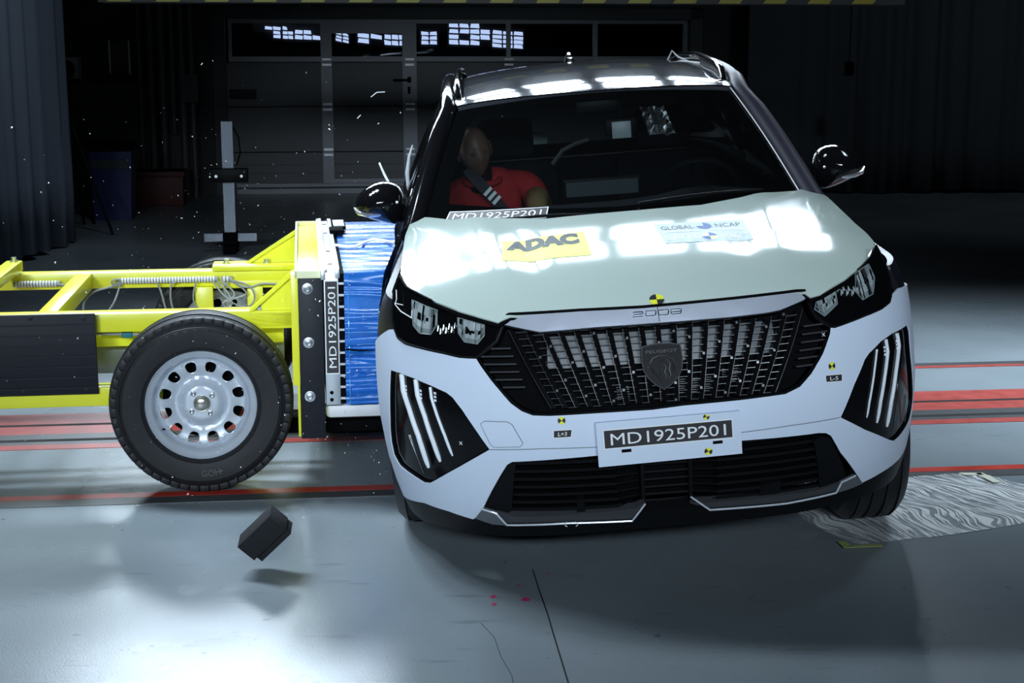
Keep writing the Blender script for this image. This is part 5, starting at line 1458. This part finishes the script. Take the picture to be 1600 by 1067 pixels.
# split line across the block, glue tape and the loose clip on top
mb = MB(); mb.tube([(.532, -.104, .535), (.58, -.107, .530), (.64, -.106, .528), (.70, -.103, .529)], .0035, 6); mb.build('split_line', M_matte, foam)
mb = MB(); mb.tube([near_face(.02, (z - Z0) / (Z1 - Z0)) + Vector((.012, -.004, 0)) for z in [.33 + .03 * k for k in range(17)]], .0022, 5); mb.build('foil_fold', mat('light_blue_foil', (.10, .38, .80), rough=.25, metal=.2), foam)
tape = [(.515, .62), (.535, .60), (.56, .565), (.60, .57), (.64, .70), (.68, .80), (.72, .75), (.76, .66), (.80, .60)]
vs, fs = [], []
for x, y in tape: vs += [Vector((min(x, flank(y, Z1) - .006), y - .022, Z1 + .012)), Vector((min(x, flank(y, Z1) - .006), y + .022, Z1 + .016))]
fs = [(2 * i, 2 * i + 1, 2 * i + 3, 2 * i + 2) for i in range(len(tape) - 1)]
t_ = mk('white_tape', vs, fs, M_foam, foam); md = t_.modifiers.new('thickness', 'SOLIDIFY'); md.thickness = .002
mb = MB(); mb.box((.50, .98, .836), (.56, 1.12, .850), Matrix.Translation((.0, 0, 0)), bev=.003); mb.box((.515, 1.12, .836), (.575, 1.38, .848), bev=.003); cl_ = mb.build('loose_clip', M_matte, tr)
mb = MB(); mb.box((.520, 1.14, .849), (.568, 1.36, .853)); mb.build('clip_plate', M_alu, cl_, flat=True)
tb('pale_lower_bar', [((.452, -.06, .262), (.735, .04, .318))], M_foam, .02)
tb('lower_beam', [((.30, .10, .17), (.70, .24, .235))], M_matte, .01)
# axle
mb = MB(); mb.tube([(0, .10, .335), (0, 1.40, .335)], .03, 12); mb.build('axle', M_matte, tr)
# cable loom in white spiral wrap along the far beam
YB = 1.225
def coil(x0, x1, z):
    mb = MB()
    n = int((x1 - x0) / .0125)
    for k in range(n):
        x = lerp(x0, x1, k / n)
        mb.lathe([(.0125, 0), (.0145, .001), (.0145, .006), (.0125, .007)], Matrix.Translation((x, YB - .012, z)) @ Matrix.Rotation(pi / 2, 4, 'Y'), 12, caps=False)
    o = mb.build('spiral_wrap', M_wrapw, tr)
    mb = MB(); mb.tube([(x0 - .01, YB - .012, z), (x1 + .01, YB - .012, z)], .012, 8); mb.build('cable_core', M_cable, o)
coil(-.415, -.005, .612); coil(.028, .058, .612); coil(-.87, -.69, .606)
def cable(pts, r=.0045):
    # smooth curve through the points
    P = [Vector(p) for p in pts]
    out = []
    for i in range(len(P) - 1):
        a, b, c, d = P[max(0, i - 1)], P[i], P[i + 1], P[min(len(P) - 1, i + 2)]
        for k in range(8):
            t = k / 8
            out.append(.5 * (2 * b + (c - a) * t + (2 * a - 5 * b + 4 * c - d) * t * t + (3 * b - a - 3 * c + d) * t ** 3))
    out.append(P[-1])
    mb = MB(); mb.tube(out, r, 6); return mb.build('cable', M_cable, tr)
y = YB - .03
cable([(-.415, y, .612), (-.45, y, .60), (-.455, y, .615), (-.43, y, .622), (-.42, y, .605), (-.45, y - .03, .52), (-.50, y - .05, .465), (-.56, y - .05, .45), (-.60, y, .455)])
cable([(-.42, y, .60), (-.48, y, .585), (-.54, y, .565), (-.58, y, .52), (-.585, y, .46)], .005)
cable([(-.26, y, .605), (-.245, y, .56), (-.225, y, .475), (-.205, y, .445), (-.195, y, .47), (-.205, y, .53), (-.20, y, .59), (-.18, y, .606)])
cable([(-.09, y, .605), (-.105, y, .55), (-.10, y, .50), (-.07, y, .46)], .004)
for k, dx in enumerate((-.02, .02, .06, .0)):
    cable([(.0 + dx, y, .608), (.05 + dx * 1.3, y - .02, .55), (.055 - dx * .5, y - .03, .51), (.035 + dx, y - .03, .46)], .004)
cable([(.06, y, .61), (.14, y - .02, .585), (.165, y - .02, .53), (.13, y - .02, .49), (.06, y - .02, .515), (.03, y, .57), (.05, y, .605)], .004)
cable([(.06, y, .605), (.13, y, .575), (.20, y, .59), (.28, y, .585), (.33, y, .57)], .0045)
cable([(-.69, y, .606), (-.66, y, .60), (-.62, y, .585)], .006)
# teal connector and dark cable on the near rail
mb = MB(); mb.tube([(-.42, .20, .562), (-.25, .19, .556), (-.05, .20, .560)], .006, 8); mb.build('brake_hose', M_cable, tr)
mb = MB(); mb.box((-.305, .18, .545), (-.265, .205, .575), bev=.004); mb.build('hose_connector', mat('teal_plastic', (.02, .18, .22), rough=.4), tr)
# wheels
def trolley_wheel(x, y, lab):
    R, r = .335, .198
    wh = empty('wheel', (x, y, R), (0, 0, 0), tr)
    wh['label'] = lab
    MX = Matrix.Rotation(pi / 2, 4, 'X')
    h = .100
    prof = [(r - .004, -h * .78), (r + .012, -h * .92), (lerp(r, R, .40), -h * 1.04), (R - .05, -h * 1.0), (R - .030, -h * .90), (R - .012, -h * .78), (R - .003, -h * .55), (R, -h * .3), (R, h * .3), (R - .003, h * .55), (R - .012, h * .78), (R - .030, h * .90), (R - .034, h * .935), (R - .05, h * 1.0), (lerp(r, R, .62), h * 1.045), (lerp(r, R, .40), h * 1.04), (lerp(r, R, .15), h * .98), (r + .010, h * .90), (r - .004, h * .78)]
    mb = MB(); mb.lathe(prof, MX, 96, closed=True)
    for gz in (-.045, 0, .045): mb.lathe([(R + .0008, gz - .004), (R + .0008, gz + .004), (R - .006, gz)], MX, 96, closed=True)
    ty = mb.build('tyre', M_rubber, wh, ang=22)
    # shoulder blocks and sipes
    mb = MB()
    for k in range(54):
        q = 2 * pi * k / 54
        M2 = Matrix.Rotation(q, 4, 'Y')
        mb.box((-.0165, -h * .90, R - .030), (.0165, -h * .66, R - .0085), M2, bev=.003)
    mb.build('shoulder_tread', M_rubber, ty, ang=30)
    mb = MB()
    for rr_, hz in ((lerp(r, R, .13), h * .975), (lerp(r, R, .70), h * 1.035)): mb.lathe([(rr_ - .0012, hz), (rr_, hz + .002), (rr_ + .0012, hz)], MX, 96, caps=False)
    mb.build('sidewall_rings', M_rubber, ty)
    # raised lettering along the lower sidewall
    vs, fs_, w = text2d('GOH', 0.0, 2)
    def onwall(px, py):
        a = -1.62 + (px - .0) * .022 / .253
        a = -1.60 + px * .090
        rad = lerp(r, R, .50) - py * .026
        return Vector((rad * cos(a), -h * 1.047 - .0006, rad * sin(a)))
    q = mk('sidewall_lettering', [onwall(a, b) for a, b in vs], fs_, mat('worn_lettering', (.085, .087, .09), rough=.6), ty, flat=True)
    # pressed steel rim: dished disc with twelve windows, barrel, lip
    def prof_h(rad): return interp(rad, [0, .030, .034, .062, .070, .088, .100, .116, .140, .156, .162], [.052, .052, .050, .050, .046, .022, .020, .030, .040, .042, .034])
    holes = []
    for k in range(12):
        q = radians(15 + 30 * k)
        poly = []
        for j in range(14):
            t = 2 * pi * j / 14
            a, b = .022 * cos(t), .0225 * sin(t)
            a = .0215 * (abs(cos(t)) ** .75) * (1 if cos(t) > 0 else -1)
            b = .0225 * (abs(sin(t)) ** .75) * (1 if sin(t) > 0 else -1)
            rad = .1365 + b; aa = a * (1 + .12 * b / .02)
            poly.append((rad * sin(q) + aa * cos(q), rad * cos(q) - aa * sin(q)))
        holes.append(poly)
    def disc(a, b, o=0.0): return Vector((a, -prof_h(hypot(a, b)) - o, b))
    rim = patch('rim_disc', disc, [(.162 * cos(2 * pi * k / 72), .162 * sin(2 * pi * k / 72)) for k in range(72)], M_steel, wh, 0.0, .010, .011, holes=holes, ang=32)
    mb = MB()
    for poly in holes: mb.tube([disc(a, b, -.001) for a, b in poly], .0022, 6, closed=True)
    mb.build('window_edges', M_steel, rim)
    mb = MB(); mb.lathe([(.158, .028), (.163, .030), (.169, .038), (.174, .050), (.178, .068), (.184, .076), (.193, .079), (.1975, .085), (.201, .090), (.2035, .086), (.200, .072), (.186, .060), (.176, .03), (.172, -.05), (.195, -.085), (.200, -.09), (.196, -.05), (.168, .0), (.158, .02)], MX, 72, closed=True); mb.build('rim_barrel', M_steel, wh, ang=35)
    mb = MB(); mb.lathe([(.029, .050), (.031, .056), (.029, .060), (.024, .058), (.022, .070), (.016, .073), (0, .073)], MX, 28); mb.build('hub_cap', mat('brass_grey_hub', (.42, .41, .36), rough=.25, metal=.8), wh)
    for k in range(4):
        q = radians(-38 + 90 * k)
        mb = MB(); mb.lathe([(.0115, .049), (.0115, .053), (.0085, .053), (.0085, .062), (.005, .064), (.005, .056), (0, .056)], Matrix.Translation((.048 * sin(q), 0, .048 * cos(q))) @ MX, 12); mb.build('wheel_bolt', M_bolt, wh)
    mb = MB(); mb.lathe([(.150, -.05), (.150, -.06), (.06, -.07), (.06, -.04)], MX, 32, closed=True); mb.build('brake_backplate', M_matte, wh)
    mb = MB(); mb.tube([(.1735 * cos(radians(213)), -.045, .1735 * sin(radians(213))), (.1650 * cos(radians(213)), -.070, .165 * sin(radians(213)))], .004, 8); mb.build('valve', M_satin, wh)
    return wh
trolley_wheel(0.0, 0.0, 'near silver steel wheel with twelve round windows')
trolley_wheel(.02, 1.47, 'far wheel, only the top of its tyre showing')

# ------------------------------------------------------------------ loose things on and above the floor
# black foam block tumbling in front of the trolley
blk = MB()
ux = Vector((-.707, .10, -.70)).normalized()
uy = Vector((.70, .18, -.69)); uy = (uy - ux * uy.dot(ux)).normalized()
uz = ux.cross(uy)
if uz.y > 0: uz = -uz
MX = Matrix((( ux.x, uy.x, uz.x, -.772), (ux.y, uy.y, uz.y, 4.63), (ux.z, uy.z, uz.z, .125), (0, 0, 0, 1)))
blk.box((-.072, -.048, -.03), (.078, .022, .05), MX, bev=.002)
blk.box((-.066, .010, -.035), (.070, .046, .038), MX, bev=.002)
blk.box((.060, -.020, -.04), (.090, .020, .02), MX, bev=.003)
o = blk.build('foam_block', mat('black_foam', (.010, .011, .014), rough=.9, noise=.3, nscale=70, bump=.3, bscale=90), None, ang=30)
tag(o, 'small black stepped foam block tumbling above the floor in front of the trolley wheel', 'foam block')
# scratched clear film taped under the free front tyre
film_m = bpy.data.materials.new('scuffed_clear_film'); film_m.use_nodes = True
nt = film_m.node_tree; pb = nt.nodes['Principled BSDF']
pb.inputs['Base Color'].default_value = (.92, .95, .97, 1); pb.inputs['Roughness'].default_value = .30
tc = nt.nodes.new('ShaderNodeTexCoord'); mp = nt.nodes.new('ShaderNodeMapping'); mp.inputs['Scale'].default_value = (4.0, 62.0, 1)
m0 = nt.nodes.new('ShaderNodeMapping'); m0.inputs['Rotation'].default_value = (0, 0, 1.15)
wv = nt.nodes.new('ShaderNodeTexNoise'); wv.inputs['Scale'].default_value = 1.4; wv.inputs['Detail'].default_value = 3; wv.inputs['Distortion'].default_value = .6
wq = nt.nodes.new('ShaderNodeTexNoise'); wq.inputs['Scale'].default_value = 2.2
wa = nt.nodes.new('ShaderNodeMix'); wa.data_type = 'RGBA'; wa.blend_type = 'LINEAR_LIGHT'; wa.inputs[0].default_value = .16
nt.links.new(tc.outputs['Object'], wq.inputs['Vector']); nt.links.new(tc.outputs['Object'], wa.inputs[6]); nt.links.new(wq.outputs['Color'], wa.inputs[7])
nt.links.new(wa.outputs[2], m0.inputs[0]); nt.links.new(m0.outputs[0], mp.inputs[0]); nt.links.new(mp.outputs[0], wv.inputs['Vector'])
cr = nt.nodes.new('ShaderNodeValToRGB'); cr.color_ramp.elements[0].position = .47; cr.color_ramp.elements[0].color = (.20, .20, .20, 1); cr.color_ramp.elements[1].position = .53; cr.color_ramp.elements[1].color = (1, 1, 1, 1)
nt.links.new(wv.outputs['Fac'], cr.inputs[0])
n2 = nt.nodes.new('ShaderNodeTexNoise'); n2.inputs['Scale'].default_value = 4.5
nt.links.new(tc.outputs['Object'], n2.inputs['Vector'])
mu = nt.nodes.new('ShaderNodeMath'); mu.operation = 'MULTIPLY'
r4 = nt.nodes.new('ShaderNodeValToRGB'); r4.color_ramp.elements[0].position = .30; r4.color_ramp.elements[0].color = (.8, .8, .8, 1); r4.color_ramp.elements[1].position = .55
nt.links.new(n2.outputs['Fac'], r4.inputs[0]); nt.links.new(cr.outputs[0], mu.inputs[0]); nt.links.new(r4.outputs[0], mu.inputs[1]); nt.links.new(mu.outputs[0], pb.inputs['Alpha'])
bp2 = nt.nodes.new('ShaderNodeBump'); bp2.inputs['Strength'].default_value = .7; bp2.inputs['Distance'].default_value = .006
nt.links.new(wv.outputs['Fac'], bp2.inputs['Height']); nt.links.new(bp2.outputs[0], pb.inputs['Normal'])
fo = [(1.02, 5.15), (1.11, 4.93), (1.15, 4.88), (1.50, 4.99), (1.84, 5.14), (2.1, 5.28), (2.05, 5.45), (1.82, 5.74), (1.70, 5.75), (1.50, 5.68), (1.2, 5.62), (1.0, 5.5)]
rr = random.Random(2)
film = patch('plastic_film', lambda a, b, o=0: Vector((a, b, .0030 + o + .003 * max(0, sin(a * 23 + 4 * sin(b * 9))) * (0.6 + .4 * sin(b * 31)))), fo, film_m, None, 0.0, 0.0, .025)
tag(film, 'scuffed clear plastic film lying under the front tyre on the free side of the car', 'plastic film')
M_tape = mat('yellow_green_tape', (.42, .46, .16), rough=.5, noise=.1); M_tapew = mat('cream_tape', (.72, .72, .58), rough=.5, noise=.06)
def tape_mark(pieces, m, label_):
    mb = MB()
    for p in pieces: mb.prism(p, lambda a, b: Vector((a, b, .0075)), lambda a, b: Vector((a, b, .0062)))
    tag(mb.build('floor_tape', m, None, flat=True), label_, 'tape')
tape_mark([[(1.085, 4.90), (1.115, 4.905), (1.125, 4.85), (1.095, 4.835)], [(1.095, 4.835), (1.125, 4.858), (1.225, 4.875), (1.225, 4.85)]], M_tape, 'yellow-green corner of tape at the front edge of the plastic film')
tape_mark([[(1.735, 5.745), (1.815, 5.745), (1.825, 5.715), (1.745, 5.715)], [(1.795, 5.74), (1.825, 5.745), (1.860, 5.62), (1.825, 5.61)]], M_tapew, 'cream corner of tape at the back edge of the plastic film by the red line')
# flying glass crumbs round the impact
mb = MB()
rr = random.Random(21)
for k in range(700):
    if k < 480:
        x, y, z = rr.gauss(-.75, .38), rr.uniform(4.7, 6.4), abs(rr.gauss(.52, .40))
    else:
        x, y, z = rr.uniform(-2.2, -.4), rr.uniform(5.0, 8.5), rr.uniform(.02, 1.35)
    if z < .01: z = .01
    if y < 5.6 and x > -.45: continue
    s = rr.choice([.0014, .0018, .0022, .0028, .0040])
    vs = [Vector((x, y, z)) + Vector((rr.uniform(-1, 1), rr.uniform(-1, 1), rr.uniform(-1, 1))) * s * 1.2 for _ in range(4)]
    mb.add(vs, [(0, 1, 2), (0, 3, 1), (1, 3, 2), (0, 2, 3)])
for pts in ([(-.60, 6.6, 1.42), (-.575, 6.6, 1.44), (-.54, 6.6, 1.442)], [(-.66, 6.6, 1.33), (-.645, 6.6, 1.345)]): mb.tube(pts, .002, 5)
gc = mb.build('glass_crumbs', mat('glass_crumb', (.85, .88, .90), rough=.25, spec=.8), None, flat=True)
tag(gc, 'cloud of tiny pale glass crumbs flying in front of the trolley', 'glass debris', kind='stuff')
